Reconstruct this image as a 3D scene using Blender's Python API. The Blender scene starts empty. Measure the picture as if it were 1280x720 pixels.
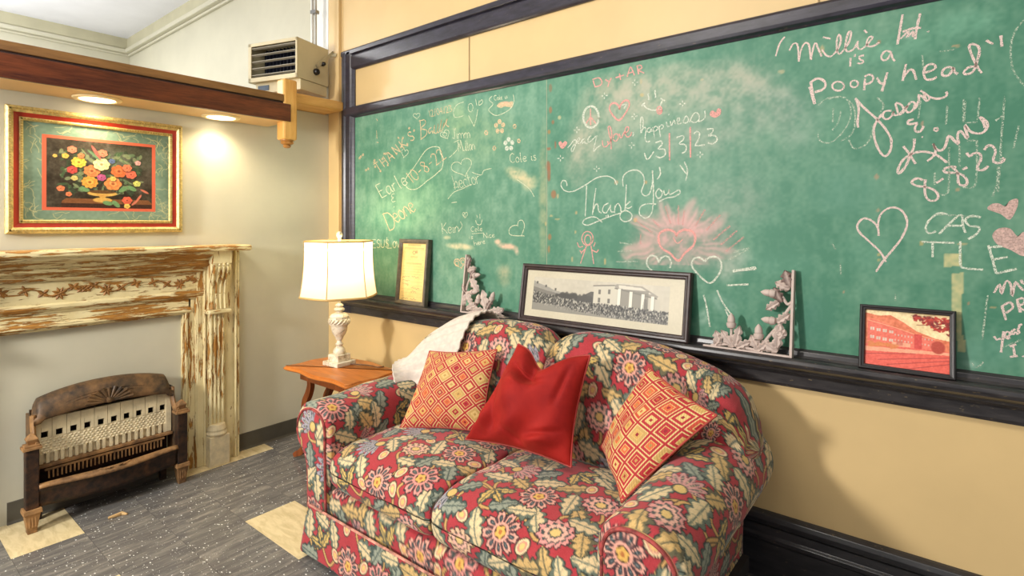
import bpy, bmesh, math, random
import numpy as np
from mathutils import Vector, Matrix

scene = bpy.context.scene
COL = scene.collection

# ------------------------------------------------------------------ camera
FPX, EYE, HORIZON = 687.0, 1.40, 280.0          # focal length (px of 1280), eye height, horizon row
CAMX, CAMY, YAW = 3.433, -2.236, math.radians(38.7)
cam_data = bpy.data.cameras.new('camera')
cam_data.sensor_width = 36.0
cam_data.lens = 36.0 * FPX / 1280.0
cam_data.shift_y = -(360.0 - HORIZON) / 1280.0
cam_data.clip_start = 0.05
cam = bpy.data.objects.new('camera', cam_data)
COL.objects.link(cam)
cam.location = (CAMX, CAMY, EYE)
cam.rotation_euler = (math.pi / 2, 0, YAW)
scene.camera = cam

# ------------------------------------------------------------------ world, exposure, big lights
scene.view_settings.view_transform = 'Standard'
scene.view_settings.look = 'None'
scene.view_settings.gamma = 1.0
scene.view_settings.use_curve_mapping = False
scene.view_settings.exposure = -0.36
world = bpy.data.worlds.new('world')
scene.world = world
world.use_nodes = True
world.node_tree.nodes['Background'].inputs[0].default_value = (1.0, 0.97, 0.93, 1)
world.node_tree.nodes['Background'].inputs[1].default_value = 0.29


def light(name, kind, loc, energy, color, aim=None, **kw):
    d = bpy.data.lights.new(name, kind)
    d.energy = energy
    d.color = color
    for k, v in kw.items():
        setattr(d, k, v)
    o = bpy.data.objects.new(name, d)
    COL.objects.link(o)
    o.location = loc
    if aim is not None:
        v = Vector(aim) - Vector(loc)
        o.rotation_euler = v.to_track_quat('-Z', 'Y').to_euler()
    return o


# ceiling fixtures of the classroom (out of the frame, above and behind the camera)
light('ceiling_panel_light', 'AREA', (1.9, -2.5, 3.35), 46, (1.0, 0.94, 0.84), (1.9, -2.2, 0), shape='RECTANGLE', size=1.2, size_y=0.6)
light('ceiling_panel_light', 'AREA', (3.2, -3.4, 3.35), 20, (1.0, 0.95, 0.86), (2.2, -3.0, 0), shape='RECTANGLE', size=1.2, size_y=0.6)
light('ceiling_panel_light', 'AREA', (4.6, -2.6, 3.35), 24, (1.0, 0.95, 0.86), (4.6, -2.6, 0), shape='RECTANGLE', size=1.2, size_y=0.6)
light('ceiling_panel_light', 'AREA', (-2.2, -1.8, 3.3), 60, (1.0, 0.97, 0.92), (-2.2, -1.8, 0), shape='RECTANGLE', size=1.2, size_y=1.2)
# unseen fill light, added beyond the partition to brighten the far ceiling
light('ceiling_fill_light', 'POINT', (-2.9, -2.4, 2.7), 205, (0.97, 0.97, 1.0), shadow_soft_size=0.15)
# daylight from the window wall behind the camera
light('window_daylight', 'AREA', (4.8, -5.2, 1.9), 16, (0.86, 0.93, 1.0), (1.6, -0.4, 0.8), shape='RECTANGLE', size=2.4, size_y=1.6)
light('window_daylight', 'AREA', (0.95, -4.4, 2.0), 200, (1.0, 0.97, 0.92), (2.4, -0.3, 0.8), shape='RECTANGLE', size=0.4, size_y=0.5)


# ------------------------------------------------------------------ picture point <-> place
VD = (-math.sin(YAW), math.cos(YAW))
VR = (math.cos(YAW), math.sin(YAW))


def ray(px, py):
    l = (px - 640) / FPX
    return Vector((VD[0] + l * VR[0], VD[1] + l * VR[1], (HORIZON - py) / FPX))


def on_x(px, py, X=0.0):
    v = ray(px, py)
    return Vector((CAMX, CAMY, EYE)) + v * ((X - CAMX) / v.x)


def on_y(px, py, Y=0.0):
    v = ray(px, py)
    return Vector((CAMX, CAMY, EYE)) + v * ((Y - CAMY) / v.y)


def on_z(px, py, Z=0.0):
    v = ray(px, py)
    return Vector((CAMX, CAMY, EYE)) + v * ((Z - EYE) / v.z)


# ------------------------------------------------------------------ colours and materials
def lin(c):
    c = np.asarray(c, dtype=float) / 255.0
    return np.where(c <= 0.04045, c / 12.92, ((c + 0.055) / 1.055) ** 2.4)


def rgba(c):
    l = lin(c)
    return (float(l[0]), float(l[1]), float(l[2]), 1.0)


class NT:
    """small node-tree builder"""
    def __init__(self, name):
        self.m = bpy.data.materials.new(name)
        self.m.use_nodes = True
        self.t = self.m.node_tree
        self.bsdf = self.t.nodes['Principled BSDF']
        self.out = self.t.nodes['Material Output']

    def n(self, kind, **kw):
        nd = self.t.nodes.new(kind)
        for k, v in kw.items():
            setattr(nd, k, v)
        return nd

    def link(self, a, b):
        self.t.links.new(a, b)

    def set(self, sock, v):
        if isinstance(v, bpy.types.NodeSocket):
            self.link(v, sock)
        else:
            sock.default_value = v

    def coords(self, scale=(1, 1, 1), loc=(0, 0, 0), src='Object', rot=(0, 0, 0)):
        tc = self.n('ShaderNodeTexCoord')
        mp = self.n('ShaderNodeMapping')
        self.link(tc.outputs[src], mp.inputs[0])
        mp.inputs['Location'].default_value = loc
        mp.inputs['Rotation'].default_value = rot
        mp.inputs['Scale'].default_value = scale
        return mp.outputs[0]

    def noise(self, vec, scale=5, detail=4, rough=0.55, dist=0.0):
        nd = self.n('ShaderNodeTexNoise')
        self.link(vec, nd.inputs['Vector'])
        nd.inputs['Scale'].default_value = scale
        nd.inputs['Detail'].default_value = detail
        nd.inputs['Roughness'].default_value = rough
        nd.inputs['Distortion'].default_value = dist
        return nd.outputs['Fac']

    def ramp(self, fac, stops, interp='LINEAR'):
        nd = self.n('ShaderNodeValToRGB')
        nd.color_ramp.interpolation = interp
        el = nd.color_ramp.elements
        while len(el) < len(stops):
            el.new(0.5)
        for e, (p, c) in zip(el, stops):
            e.position = p
            e.color = c if len(c) == 4 else rgba(c)
        self.link(fac, nd.inputs[0])
        return nd.outputs[0]

    def mix(self, fac, a, b, blend='MIX'):
        nd = self.n('ShaderNodeMix', data_type='RGBA', blend_type=blend)
        self.set(nd.inputs[0], fac)
        for i, v in ((6, a), (7, b)):
            if isinstance(v, tuple) and len(v) == 3:
                v = rgba(v)
            self.set(nd.inputs[i], v)
        return nd.outputs[2]

    def math(self, op, a, b=0.0, c=None):
        nd = self.n('ShaderNodeMath', operation=op)
        self.set(nd.inputs[0], a)
        self.set(nd.inputs[1], b)
        if c is not None:
            self.set(nd.inputs[2], c)
        return nd.outputs[0]

    def bump(self, h, strength=0.3, dist=0.002):
        nd = self.n('ShaderNodeBump')
        self.link(h, nd.inputs['Height'])
        nd.inputs['Strength'].default_value = strength
        nd.inputs['Distance'].default_value = dist
        self.link(nd.outputs[0], self.bsdf.inputs['Normal'])

    def finish(self, color=None, rough=0.6, metal=0.0, spec=0.5):
        if color is not None:
            if isinstance(color, tuple) and len(color) == 3:
                color = rgba(color)
            self.set(self.bsdf.inputs['Base Color'], color)
        self.set(self.bsdf.inputs['Roughness'], rough)
        self.bsdf.inputs['Metallic'].default_value = metal
        self.bsdf.inputs['Specular IOR Level'].default_value = spec
        return self.m


def m_plain(name, c, rough=0.55, metal=0.0, var=0.10, scale=14.0, bump=0.0, spec=0.5):
    t = NT(name)
    f = t.noise(t.coords(), scale, 5)
    lo = tuple(max(0, v * (1 - var)) for v in c)
    hi = tuple(min(255, v * (1 + var * 0.6)) for v in c)
    col = t.ramp(f, [(0.3, lo), (0.7, hi)])
    if bump:
        t.bump(t.noise(t.coords(), scale * 12, 3), bump, 0.001)
    return t.finish(col, rough, metal, spec)


def m_attr(name, rough=0.8, bump=None, spec=0.3, sheen=0.0, weave=0.0):
    t = NT(name)
    a = t.n('ShaderNodeAttribute', attribute_name='col')
    col = a.outputs['Color']
    if weave:
        f = t.noise(t.coords(), 260, 2)
        col = t.mix(weave, col, t.ramp(f, [(0.3, (120, 120, 120)), (0.7, (255, 255, 255))]), 'MULTIPLY')
    if bump:
        t.bump(t.noise(t.coords(), bump[0], 3), bump[1], 0.002)
    if sheen:
        t.bsdf.inputs['Sheen Weight'].default_value = sheen
    return t.finish(col, rough, 0, spec)


def m_wood(name, dark, light_, rough=0.35, axis='y', scale=1.0, spec=0.5):
    t = NT(name)
    s = {'x': (1.2, 14, 14), 'y': (14, 1.2, 14), 'z': (14, 14, 1.2)}[axis]
    v = t.coords(tuple(k * scale for k in s))
    f = t.noise(v, 2.2, 6, 0.6, 0.6)
    g = t.noise(v, 14, 3)
    col = t.ramp(f, [(0.25, dark), (0.72, light_)])
    col = t.mix(0.25, col, t.ramp(g, [(0.35, dark), (0.65, light_)]))
    return t.finish(col, rough, 0, spec)


def m_chippy(name, axis, lvl=0.462):
    """old cream paint flaking off orange-brown wood; flakes run along the board"""
    t = NT(name)
    s = {'y': (4.5, 0.9, 9.0), 'z': (7.5, 7.5, 1.1)}[axis]
    v = t.coords(s)
    f = t.noise(v, 7.0, 8, 0.68, 0.4)
    big = t.noise(t.coords((1, 1, 1)), 2.3, 2)
    f2 = t.math('ADD', f, t.math('MULTIPLY', t.math('SUBTRACT', big, 0.5), 0.35))
    mask = t.ramp(f2, [(lvl - .007, (0, 0, 0)), (lvl + .008, (255, 255, 255))])
    edge = t.ramp(f2, [(lvl - .03, (0, 0, 0)), (lvl - .007, (255, 255, 255)), (lvl + .013, (255, 255, 255)), (lvl + .028, (0, 0, 0))])
    g = t.noise(t.coords(tuple(k * 3 for k in s)), 8, 4)
    wood = t.ramp(g, [(0.3, (134, 86, 30)), (0.7, (190, 136, 60))])
    paint = t.ramp(t.noise(t.coords(), 9, 4), [(0.3, (216, 198, 146)), (0.7, (232, 217, 170))])
    col = t.mix(mask, wood, paint)
    col = t.mix(t.math('MULTIPLY', edge, 0.35), col, (92, 62, 36))
    t.bump(mask, 0.6, 0.002)
    return t.finish(col, 0.55)


def m_rust(name, base, rust, amount=0.5, rough=0.7, metal=0.2):
    t = NT(name)
    f = t.noise(t.coords(), 9, 8, 0.65)
    g = t.noise(t.coords(loc=(3, 1, 2)), 38, 5)
    c = amount
    col = t.ramp(f, [(0.62 - 0.35 * c, base), (0.80 - 0.30 * c, rust)])
    col = t.mix(0.3, col, t.ramp(g, [(0.35, (38, 28, 22)), (0.65, rust)]))
    t.bump(g, 0.35, 0.002)
    return t.finish(col, rough, metal)


# ------------------------------------------------------------------ meshes
ROOTM = {}


def thing(name, label, cat, loc=(0, 0, 0), rotz=0.0, group=None):
    o = bpy.data.objects.new(name, None)
    COL.objects.link(o)
    o.empty_display_size = 0.05
    o.location = loc
    o.rotation_euler = (0, 0, rotz)
    o['label'] = label
    o['category'] = cat
    if group:
        o['group'] = group
    ROOTM[o.name] = (Matrix.Translation(loc) @ Matrix.Rotation(rotz, 4, 'Z')).inverted()
    return o


def tag(o, label=None, cat=None, group=None, kind=None):
    for k, v in (('label', label), ('category', cat), ('group', group), ('kind', kind)):
        if v:
            o[k] = v
    return o


def root_inv(parent):
    while parent.parent is not None:
        parent = parent.parent
    return ROOTM.get(parent.name)


def finish_obj(name, me, material, parent, smooth):
    mats = material if isinstance(material, (list, tuple)) else [material]
    for m in mats:
        me.materials.append(m)
    if smooth:
        me.polygons.foreach_set('use_smooth', np.ones(len(me.polygons), dtype=bool))
    o = bpy.data.objects.new(name, me)
    COL.objects.link(o)
    if parent is not None:
        o.parent = parent
    return o


class MB:
    """collects geometry in world (or local) coordinates; build() links it as one mesh object"""
    def __init__(self):
        self.v, self.f, self.mi = [], [], []

    def add(self, verts, faces, mi=0):
        b = len(self.v)
        self.v += [tuple(p) for p in verts]
        self.f += [tuple(b + i for i in f) for f in faces]
        self.mi += [mi] * len(faces)
        return self

    def box(self, a, b, mi=0, M=None):
        x0, y0, z0 = a
        x1, y1, z1 = b
        vs = [Vector(p) for p in ((x0, y0, z0), (x1, y0, z0), (x1, y1, z0), (x0, y1, z0), (x0, y0, z1), (x1, y0, z1), (x1, y1, z1), (x0, y1, z1))]
        if M is not None:
            vs = [M @ p for p in vs]
        return self.add(vs, [(0, 3, 2, 1), (4, 5, 6, 7), (0, 1, 5, 4), (1, 2, 6, 5), (2, 3, 7, 6), (3, 0, 4, 7)], mi)

    def prism(self, pts, fn0, fn1, mi=0):
        """2-D outline pts (counter-clockwise) mapped by fn0 / fn1 to the two end faces"""
        n = len(pts)
        vs = [fn0(*p) for p in pts] + [fn1(*p) for p in pts]
        fs = [tuple(range(n))[::-1], tuple(range(n, 2 * n))]
        fs += [(i, (i + 1) % n, n + (i + 1) % n, n + i) for i in range(n)]
        return self.add(vs, fs, mi)

    def lathe(self, prof, c=(0, 0, 0), seg=28, mi=0, axis='z', M=None):
        vs, fs = [], []
        for r, h in prof:
            for k in range(seg):
                a = 2 * math.pi * k / seg
                p = (r * math.cos(a), r * math.sin(a), h)
                if axis == 'x':
                    p = (p[2], p[0], p[1])
                elif axis == 'y':
                    p = (p[0], p[2], p[1])
                p = Vector(p)
                if M is not None:
                    p = M @ p
                vs.append(p + Vector(c))
        for i in range(len(prof) - 1):
            for k in range(seg):
                a, b = i * seg + k, i * seg + (k + 1) % seg
                fs.append((a, b, b + seg, a + seg))
        fs.append(tuple(range(seg))[::-1])
        fs.append(tuple(range((len(prof) - 1) * seg, len(prof) * seg)))
        return self.add(vs, fs, mi)

    def tube(self, pts, r, seg=8, mi=0, flat=None, up=(0, 0, 1)):
        """r: radius or list; flat=(a,b) elliptic half axes (side, up)"""
        P = [Vector(p) for p in pts]
        n = len(P)
        vs, fs = [], []
        upv = Vector(up)
        for i in range(n):
            t = (P[min(i + 1, n - 1)] - P[max(i - 1, 0)]).normalized()
            s = t.cross(upv)
            if s.length < 1e-4:
                s = t.cross(Vector((0.3, 1, 0.1)))
            s.normalize()
            w = s.cross(t).normalized()
            ri = r[i] if isinstance(r, (list, tuple)) else r
            for k in range(seg):
                a = 2 * math.pi * k / seg
                if flat:
                    vs.append(P[i] + s * (math.cos(a) * flat[0] * ri) + w * (math.sin(a) * flat[1] * ri))
                else:
                    vs.append(P[i] + s * (math.cos(a) * ri) + w * (math.sin(a) * ri))
        for i in range(n - 1):
            for k in range(seg):
                a, b = i * seg + k, i * seg + (k + 1) % seg
                fs.append((a, a + seg, b + seg, b))
        fs.append(tuple(range(seg)))
        fs.append(tuple(range((n - 1) * seg, n * seg))[::-1])
        return self.add(vs, fs, mi)

    def build(self, name, material, parent=None, bevel=0.0, smooth=False, local=False, seg=2, subsurf=0):
        M = None if (parent is None or local) else root_inv(parent)
        vs = self.v if M is None else [tuple(M @ Vector(p)) for p in self.v]
        me = bpy.data.meshes.new(name)
        me.from_pydata([tuple(p) for p in vs], [], self.f)
        if any(self.mi):
            me.polygons.foreach_set('material_index', np.array(self.mi, dtype=np.int32))
        o = finish_obj(name, me, material, parent, smooth)
        bm = bmesh.new()
        bm.from_mesh(me)
        bmesh.ops.recalc_face_normals(bm, faces=bm.faces)
        bm.to_mesh(me)
        bm.free()
        if bevel:
            md = o.modifiers.new('bevel', 'BEVEL')
            md.width = bevel
            md.segments = seg
            md.limit_method = 'ANGLE'
            md.angle_limit = math.radians(35)
        if subsurf:
            md = o.modifiers.new('subdivision', 'SUBSURF')
            md.levels = md.render_levels = subsurf
        if smooth and not subsurf:
            md = o.modifiers.new('edge_split', 'EDGE_SPLIT')
            md.split_angle = math.radians(42)
        return o


def grid_obj(name, P, material, parent=None, colors=None, wrap=False, caps=False, local=False, flip=False):
    """P: (n, m, 3) array of points -> quad grid; colors: (n, m, 3) sRGB 0-255"""
    n, m = P.shape[:2]
    V = P.reshape(-1, 3).astype(np.float64)
    M = None if (parent is None or local) else root_inv(parent)
    if M is not None:
        A = np.array(M)
        V = V @ A[:3, :3].T + A[:3, 3]
    i = np.arange(n - 1)[:, None]
    mm = m if wrap else m - 1
    j = np.arange(mm)[None, :]
    j2 = (j + 1) % m
    q = np.stack(np.broadcast_arrays(i * m + j, i * m + j2, (i + 1) * m + j2, (i + 1) * m + j), -1).reshape(-1, 4)
    if flip:
        q = q[:, ::-1]
    me = bpy.data.meshes.new(name)
    nq = len(q)
    me.vertices.add(len(V))
    me.vertices.foreach_set('co', V.ravel().astype(np.float32))
    loops = q.ravel().astype(np.int32)
    starts = np.arange(nq, dtype=np.int32) * 4
    extra = []
    if caps and wrap:
        extra = [list(range(m))[::-1], list(range((n - 1) * m, n * m))]
        if flip:
            extra = [e[::-1] for e in extra]
        st = nq * 4
        s2 = []
        for e in extra:
            s2.append(st)
            st += len(e)
        loops = np.concatenate([loops] + [np.array(e, dtype=np.int32) for e in extra])
        starts = np.concatenate([starts, np.array(s2, dtype=np.int32)])
    me.loops.add(len(loops))
    me.loops.foreach_set('vertex_index', loops)
    me.polygons.add(len(starts))
    me.polygons.foreach_set('loop_start', starts)
    me.update(calc_edges=True)
    me.validate()
    if colors is not None:
        a = me.attributes.new('col', 'FLOAT_COLOR', 'POINT')
        c = np.ones((len(V), 4), dtype=np.float32)
        c[:, :3] = lin(np.clip(colors.reshape(-1, 3), 0, 255))
        a.data.foreach_set('color', c.ravel())
    return finish_obj(name, me, material, parent, True)


def catmull(pts, n=8, closed=False):
    P = np.array(pts, dtype=float)
    k = len(P)
    if k < 3 and not closed:
        t = np.linspace(0, 1, n + 1)[:, None]
        return P[0] * (1 - t) + P[-1] * t
    out = []
    rng = range(k) if closed else range(k - 1)
    for i in rng:
        if closed:
            a, b, c, d = P[(i - 1) % k], P[i], P[(i + 1) % k], P[(i + 2) % k]
        else:
            a, b, c, d = P[max(i - 1, 0)], P[i], P[i + 1], P[min(i + 2, k - 1)]
        for s in range(n):
            t = s / n
            out.append(0.5 * ((2 * b) + (-a + c) * t + (2 * a - 5 * b + 4 * c - d) * t * t + (-a + 3 * b - 3 * c + d) * t ** 3))
    if not closed:
        out.append(P[-1])
    return np.array(out)


def resample(P, n, closed=False):
    P = np.asarray(P, dtype=float)
    if closed:
        P = np.vstack([P, P[:1]])
    s = np.concatenate([[0], np.cumsum(np.linalg.norm(np.diff(P, axis=0), axis=1))])
    t = np.linspace(0, s[-1], n + 1 if closed else n)
    if closed:
        t = t[:-1]
    return np.stack([np.interp(t, s, P[:, k]) for k in range(P.shape[1])], 1)


# ------------------------------------------------------------------ little painter for printed and woven surfaces
def vnoise(h, w, cell, seed):
    r = np.random.RandomState(seed)
    gh, gw = int(h / cell) + 3, int(w / cell) + 3
    g = r.rand(gh, gw)
    y = np.arange(h) / cell
    x = np.arange(w) / cell
    yi, xi = y.astype(int), x.astype(int)
    fy, fx = (y - yi)[:, None], (x - xi)[None, :]
    fy, fx = fy * fy * (3 - 2 * fy), fx * fx * (3 - 2 * fx)
    a, b = g[yi][:, xi], g[yi][:, xi + 1]
    c, d = g[yi + 1][:, xi], g[yi + 1][:, xi + 1]
    return (a * (1 - fx) + b * fx) * (1 - fy) + (c * (1 - fx) + d * fx) * fy


class Canvas:
    def __init__(self, w, h, col):
        self.w, self.h = w, h
        self.a = np.ones((h, w, 3)) * np.array(col, dtype=float)
        self.Y, self.X = np.mgrid[0:h, 0:w].astype(float)

    def blend(self, mask, col):
        m = np.clip(mask, 0, 1)[..., None]
        self.a = self.a * (1 - m) + np.array(col, dtype=float) * m
        return self

    def noise(self, cell, amp, seed):
        self.a = np.clip(self.a + (vnoise(self.h, self.w, cell, seed)[..., None] - 0.5) * 2 * amp, 0, 255)
        return self

    def ellipse(self, cx, cy, rx, ry, col, rot=0, alpha=1, soft=1.0):
        c, s = math.cos(rot), math.sin(rot)
        dx, dy = self.X - cx, self.Y - cy
        u, v = (dx * c + dy * s) / rx, (-dx * s + dy * c) / ry
        d = (1 - np.sqrt(u * u + v * v)) * min(rx, ry) / soft
        return self.blend(np.clip(d + 0.5, 0, 1) * alpha, col)

    def flower(self, cx, cy, R, n, col, rot=0, depth=0.35, squash=1.0, alpha=1):
        dx, dy = self.X - cx, (self.Y - cy) / squash
        r, th = np.hypot(dx, dy), np.arctan2(dy, dx)
        e = R * (1 - depth + depth * np.abs(np.cos(n * (th - rot) / 2)))
        return self.blend(np.clip(e - r + 0.5, 0, 1) * alpha, col)

    def poly(self, pts, col, alpha=1):
        ins = np.zeros(self.X.shape, bool)
        n = len(pts)
        for i in range(n):
            x0, y0 = pts[i]
            x1, y1 = pts[(i + 1) % n]
            if y0 == y1:
                continue
            c = ((self.Y < y0) != (self.Y < y1)) & (self.X < (x1 - x0) * (self.Y - y0) / (y1 - y0) + x0)
            ins ^= c
        return self.blend(ins * float(alpha), col)

    def line(self, pts, w, col, alpha=1, soft=1.0):
        d = np.full(self.X.shape, 1e9)
        for (x0, y0), (x1, y1) in zip(pts[:-1], pts[1:]):
            vx, vy = x1 - x0, y1 - y0
            t = np.clip(((self.X - x0) * vx + (self.Y - y0) * vy) / max(vx * vx + vy * vy, 1e-9), 0, 1)
            d = np.minimum(d, np.hypot(self.X - x0 - t * vx, self.Y - y0 - t * vy))
        return self.blend(np.clip((w / 2 - d) / soft + 0.5, 0, 1) * alpha, col)

    def rect(self, x0, y0, x1, y1, col, alpha=1):
        return self.blend(((self.X >= x0) & (self.X < x1) & (self.Y >= y0) & (self.Y < y1)) * float(alpha), col)


def picture(name, canvas, tl, tr, bl, material, parent):
    """flat print: one vertex per painted cell"""
    tl, tr, bl = (np.array(p, dtype=float) for p in (tl, tr, bl))
    h, w = canvas.a.shape[:2]
    u = np.linspace(0, 1, w)[None, :, None]
    v = np.linspace(0, 1, h)[:, None, None]
    P = tl + (tr - tl) * u + (bl - tl) * v
    return grid_obj(name, P, material, parent, canvas.a, flip=True)
# ================================================================== the setting
M_LWALL = m_plain('wall_paint_beige', (200, 195, 174), 0.45, var=0.03, scale=3)
M_RWALL = m_plain('wall_paint_yellow', (216, 186, 132), 0.42, var=0.035, scale=2.2)
M_CREAM = m_plain('wall_paint_cream', (198, 194, 172), 0.55, var=0.03, scale=3)
M_CEIL = m_plain('ceiling_white', (236, 238, 246), 0.7, var=0.02, scale=3)
M_BLACK = None


def m_black_trim(name, a, b, chips):
    t = NT(name)
    f = t.noise(t.coords((2, 2, 9)), 6, 6, 0.62)
    col = t.ramp(f, [(0.3, a), (0.7, b)])
    g = t.noise(t.coords((3, 3, 10), (4, 0, 1)), 11, 7, 0.7)
    col = t.mix(t.math('MULTIPLY', t.ramp(g, [(0.63, (0, 0, 0)), (0.66, (255, 255, 255))]), chips), col, (150, 132, 98))
    return t.finish(col, 0.28, 0, 0.6)


M_BLACK = m_black_trim('black_gloss_trim', (31, 29, 37), (57, 54, 67), 0.25)
M_BASE = m_black_trim('black_baseboard_paint', (30, 30, 34), (52, 50, 52), 0.35)
M_RUBBER = m_plain('grey_rubber_base', (84, 80, 70), 0.5, var=0.06)

# floor: grey speckled vinyl tiles with a few cream ones
TX, TY, OX, OY = 0.235, 0.25, 0.13, -0.003


def m_vinyl():
    t = NT('vinyl_tile_grey')
    tc = t.n('ShaderNodeTexCoord')
    sep = t.n('ShaderNodeSeparateXYZ')
    t.link(tc.outputs['Object'], sep.inputs[0])
    cx = t.math('FLOOR', t.math('DIVIDE', t.math('SUBTRACT', sep.outputs[0], OX), TX))
    cy = t.math('FLOOR', t.math('DIVIDE', t.math('SUBTRACT', sep.outputs[1], OY), TY))
    cmb = t.n('ShaderNodeCombineXYZ')
    t.link(cx, cmb.inputs[0])
    t.link(cy, cmb.inputs[1])
    wn = t.n('ShaderNodeTexWhiteNoise')
    t.link(cmb.outputs[0], wn.inputs[0])
    off = t.n('ShaderNodeVectorMath', operation='MULTIPLY_ADD')
    t.link(wn.outputs['Color'], off.inputs[0])
    off.inputs[1].default_value = (7, 7, 7)
    t.link(tc.outputs['Object'], off.inputs[2])
    mp = t.n('ShaderNodeMapping')
    t.link(off.outputs[0], mp.inputs[0])
    mp.inputs['Scale'].default_value = (15, 2.6, 1)
    mp.inputs['Rotation'].default_value = (0, 0, math.radians(8))
    streak = t.noise(mp.outputs[0], 2.0, 8, 0.68, 0.5)
    base = t.ramp(streak, [(0.26, (80, 79, 79)), (0.5, (108, 105, 102)), (0.74, (154, 148, 138))])
    # speckles: short white flecks
    v = t.n('ShaderNodeTexVoronoi', feature='F1')
    mp2 = t.n('ShaderNodeMapping')
    t.link(tc.outputs['Object'], mp2.inputs[0])
    mp2.inputs['Rotation'].default_value = (0, 0, math.radians(35))
    mp2.inputs['Scale'].default_value = (46, 80, 1)
    t.link(mp2.outputs[0], v.inputs['Vector'])
    v.inputs['Scale'].default_value = 1.0
    sel = t.n('ShaderNodeSeparateColor')
    t.link(v.outputs['Color'], sel.inputs[0])
    rad = t.math('MULTIPLY', t.math('SUBTRACT', sel.outputs[0], 0.38), 0.42)
    fleck = t.math('LESS_THAN', v.outputs['Distance'], rad)
    v2 = t.n('ShaderNodeTexVoronoi', feature='F1')
    t.link(mp2.outputs[0], v2.inputs['Vector'])
    v2.inputs['Scale'].default_value = 2.1
    sel2 = t.n('ShaderNodeSeparateColor')
    t.link(v2.outputs['Color'], sel2.inputs[0])
    fleck2 = t.math('LESS_THAN', v2.outputs['Distance'], t.math('MULTIPLY', t.math('SUBTRACT', sel2.outputs[1], 0.55), 0.6))
    col = t.mix(t.math('MULTIPLY', fleck, 0.85), base, (226, 226, 222))
    col = t.mix(t.math('MULTIPLY', fleck2, 0.6), col, (205, 205, 200))
    # seams
    fx = t.math('FRACT', t.math('DIVIDE', t.math('SUBTRACT', sep.outputs[0], OX), TX))
    fy = t.math('FRACT', t.math('DIVIDE', t.math('SUBTRACT', sep.outputs[1], OY), TY))
    sx = t.math('LESS_THAN', fx, 0.009)
    sy = t.math('LESS_THAN', fy, 0.009)
    col = t.mix(t.math('MULTIPLY', t.math('MAXIMUM', sx, sy), 0.45), col, (52, 50, 50))
    return t.finish(col, t.math('ADD', t.math('MULTIPLY', streak, 0.18), 0.10), 0, 0.5)


def m_cream_tile():
    t = NT('vinyl_tile_cream')
    f = t.noise(t.coords((4, 14, 1), rot=(0, 0, 1.1)), 2.5, 6, 0.6, 0.6)
    return t.finish(t.ramp(f, [(0.28, (196, 176, 132)), (0.6, (226, 208, 164))]), 0.25)


rects = [(0.0, 0.365, -1.753, -1.503), (0.835, 1.305, -1.003, -0.753), (0.0, 0.13, -1.003, -0.49), (0.835, 1.07, -1.753, -1.503), (1.775, 2.01, -1.753, -1.503)]
xs = sorted(set([-4.3, 7.0] + [r[0] for r in rects] + [r[1] for r in rects]))
ys = sorted(set([-7.0, 0.06] + [r[2] for r in rects] + [r[3] for r in rects]))
fl = MB()
for i in range(len(xs) - 1):
    for j in range(len(ys) - 1):
        mx, my = (xs[i] + xs[i + 1]) / 2, (ys[j] + ys[j + 1]) / 2
        c = any(r[0] < mx < r[1] and r[2] < my < r[3] for r in rects)
        fl.add([(xs[i], ys[j], 0), (xs[i + 1], ys[j], 0), (xs[i + 1], ys[j + 1], 0), (xs[i], ys[j + 1], 0)], [(0, 1, 2, 3)], 1 if c else 0)
# a little thickness underneath
fl.add([(-4.3, -7, -0.05), (7, -7, -0.05), (7, 0.06, -0.05), (-4.3, 0.06, -0.05)], [(3, 2, 1, 0)], 0)
tag(fl.build('floor', [m_vinyl(), m_cream_tile()]), kind='structure')

tag(MB().box((-4.3, -7.0, 3.56), (7.0, 0.15, 3.66)).build('ceiling', M_CEIL), kind='structure')
# the long wall: yellow on the classroom side of the partition, cream beyond it
tag(MB().box((0.0, 0.0, 0.0), (7.0, 0.12, 3.56)).build('wall_right', M_RWALL), kind='structure')
tag(MB().box((-4.3, 0.0, 0.0), (0.0, 0.12, 3.56)).build('wall_back', M_CREAM), kind='structure')
tag(MB().box((-4.24, -7.0, 0.0), (-4.12, 0.0, 3.56)).build('wall_far', M_CREAM), kind='structure')
# partition with the fireplace, open above
tag(MB().box((-0.10, -5.0, 0.0), (0.0, -0.001, 2.165)).build('wall_left', M_LWALL), kind='structure')
# yellow corner board between partition and chalkboard frame
tag(MB().box((0.001, -0.022, 0.0), (0.125, 0.0, 3.56)).build('trim_1', M_RWALL, bevel=0.003), kind='structure')
# white board on the back wall behind the unit heater
tag(MB().box((-0.23, -0.02, 2.0), (-0.005, 0.0, 3.56)).build('trim_2', m_plain('white_board_paint', (232, 232, 226), 0.5, var=0.02), bevel=0.002), kind='structure')
# cove band and moulding under the far ceiling
M_COVE = m_plain('cove_paint', (186, 181, 152), 0.6, var=0.05, scale=4)
tag(MB().box((-4.12, -7.0, 3.43), (-4.08, 0.0, 3.56)).build('trim_3', M_COVE), kind='structure')
tag(MB().box((-4.08, -0.04, 3.43), (-0.1, 0.0, 3.56)).build('trim_4', M_COVE), kind='structure')
mo = MB()
mo.box((-4.12, -7.0, 3.385), (-4.05, 0.0, 3.43)).box((-4.12, -7.0, 3.36), (-4.09, 0.0, 3.385))
tag(mo.build('trim_5', M_CREAM, bevel=0.008), kind='structure')
mo = MB()
mo.box((-4.05, -0.07, 3.385), (-0.1, 0.0, 3.43)).box((-4.09, -0.03, 3.36), (-0.1, 0.0, 3.385))
tag(mo.build('trim_6', M_CREAM, bevel=0.008), kind='structure')

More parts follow.
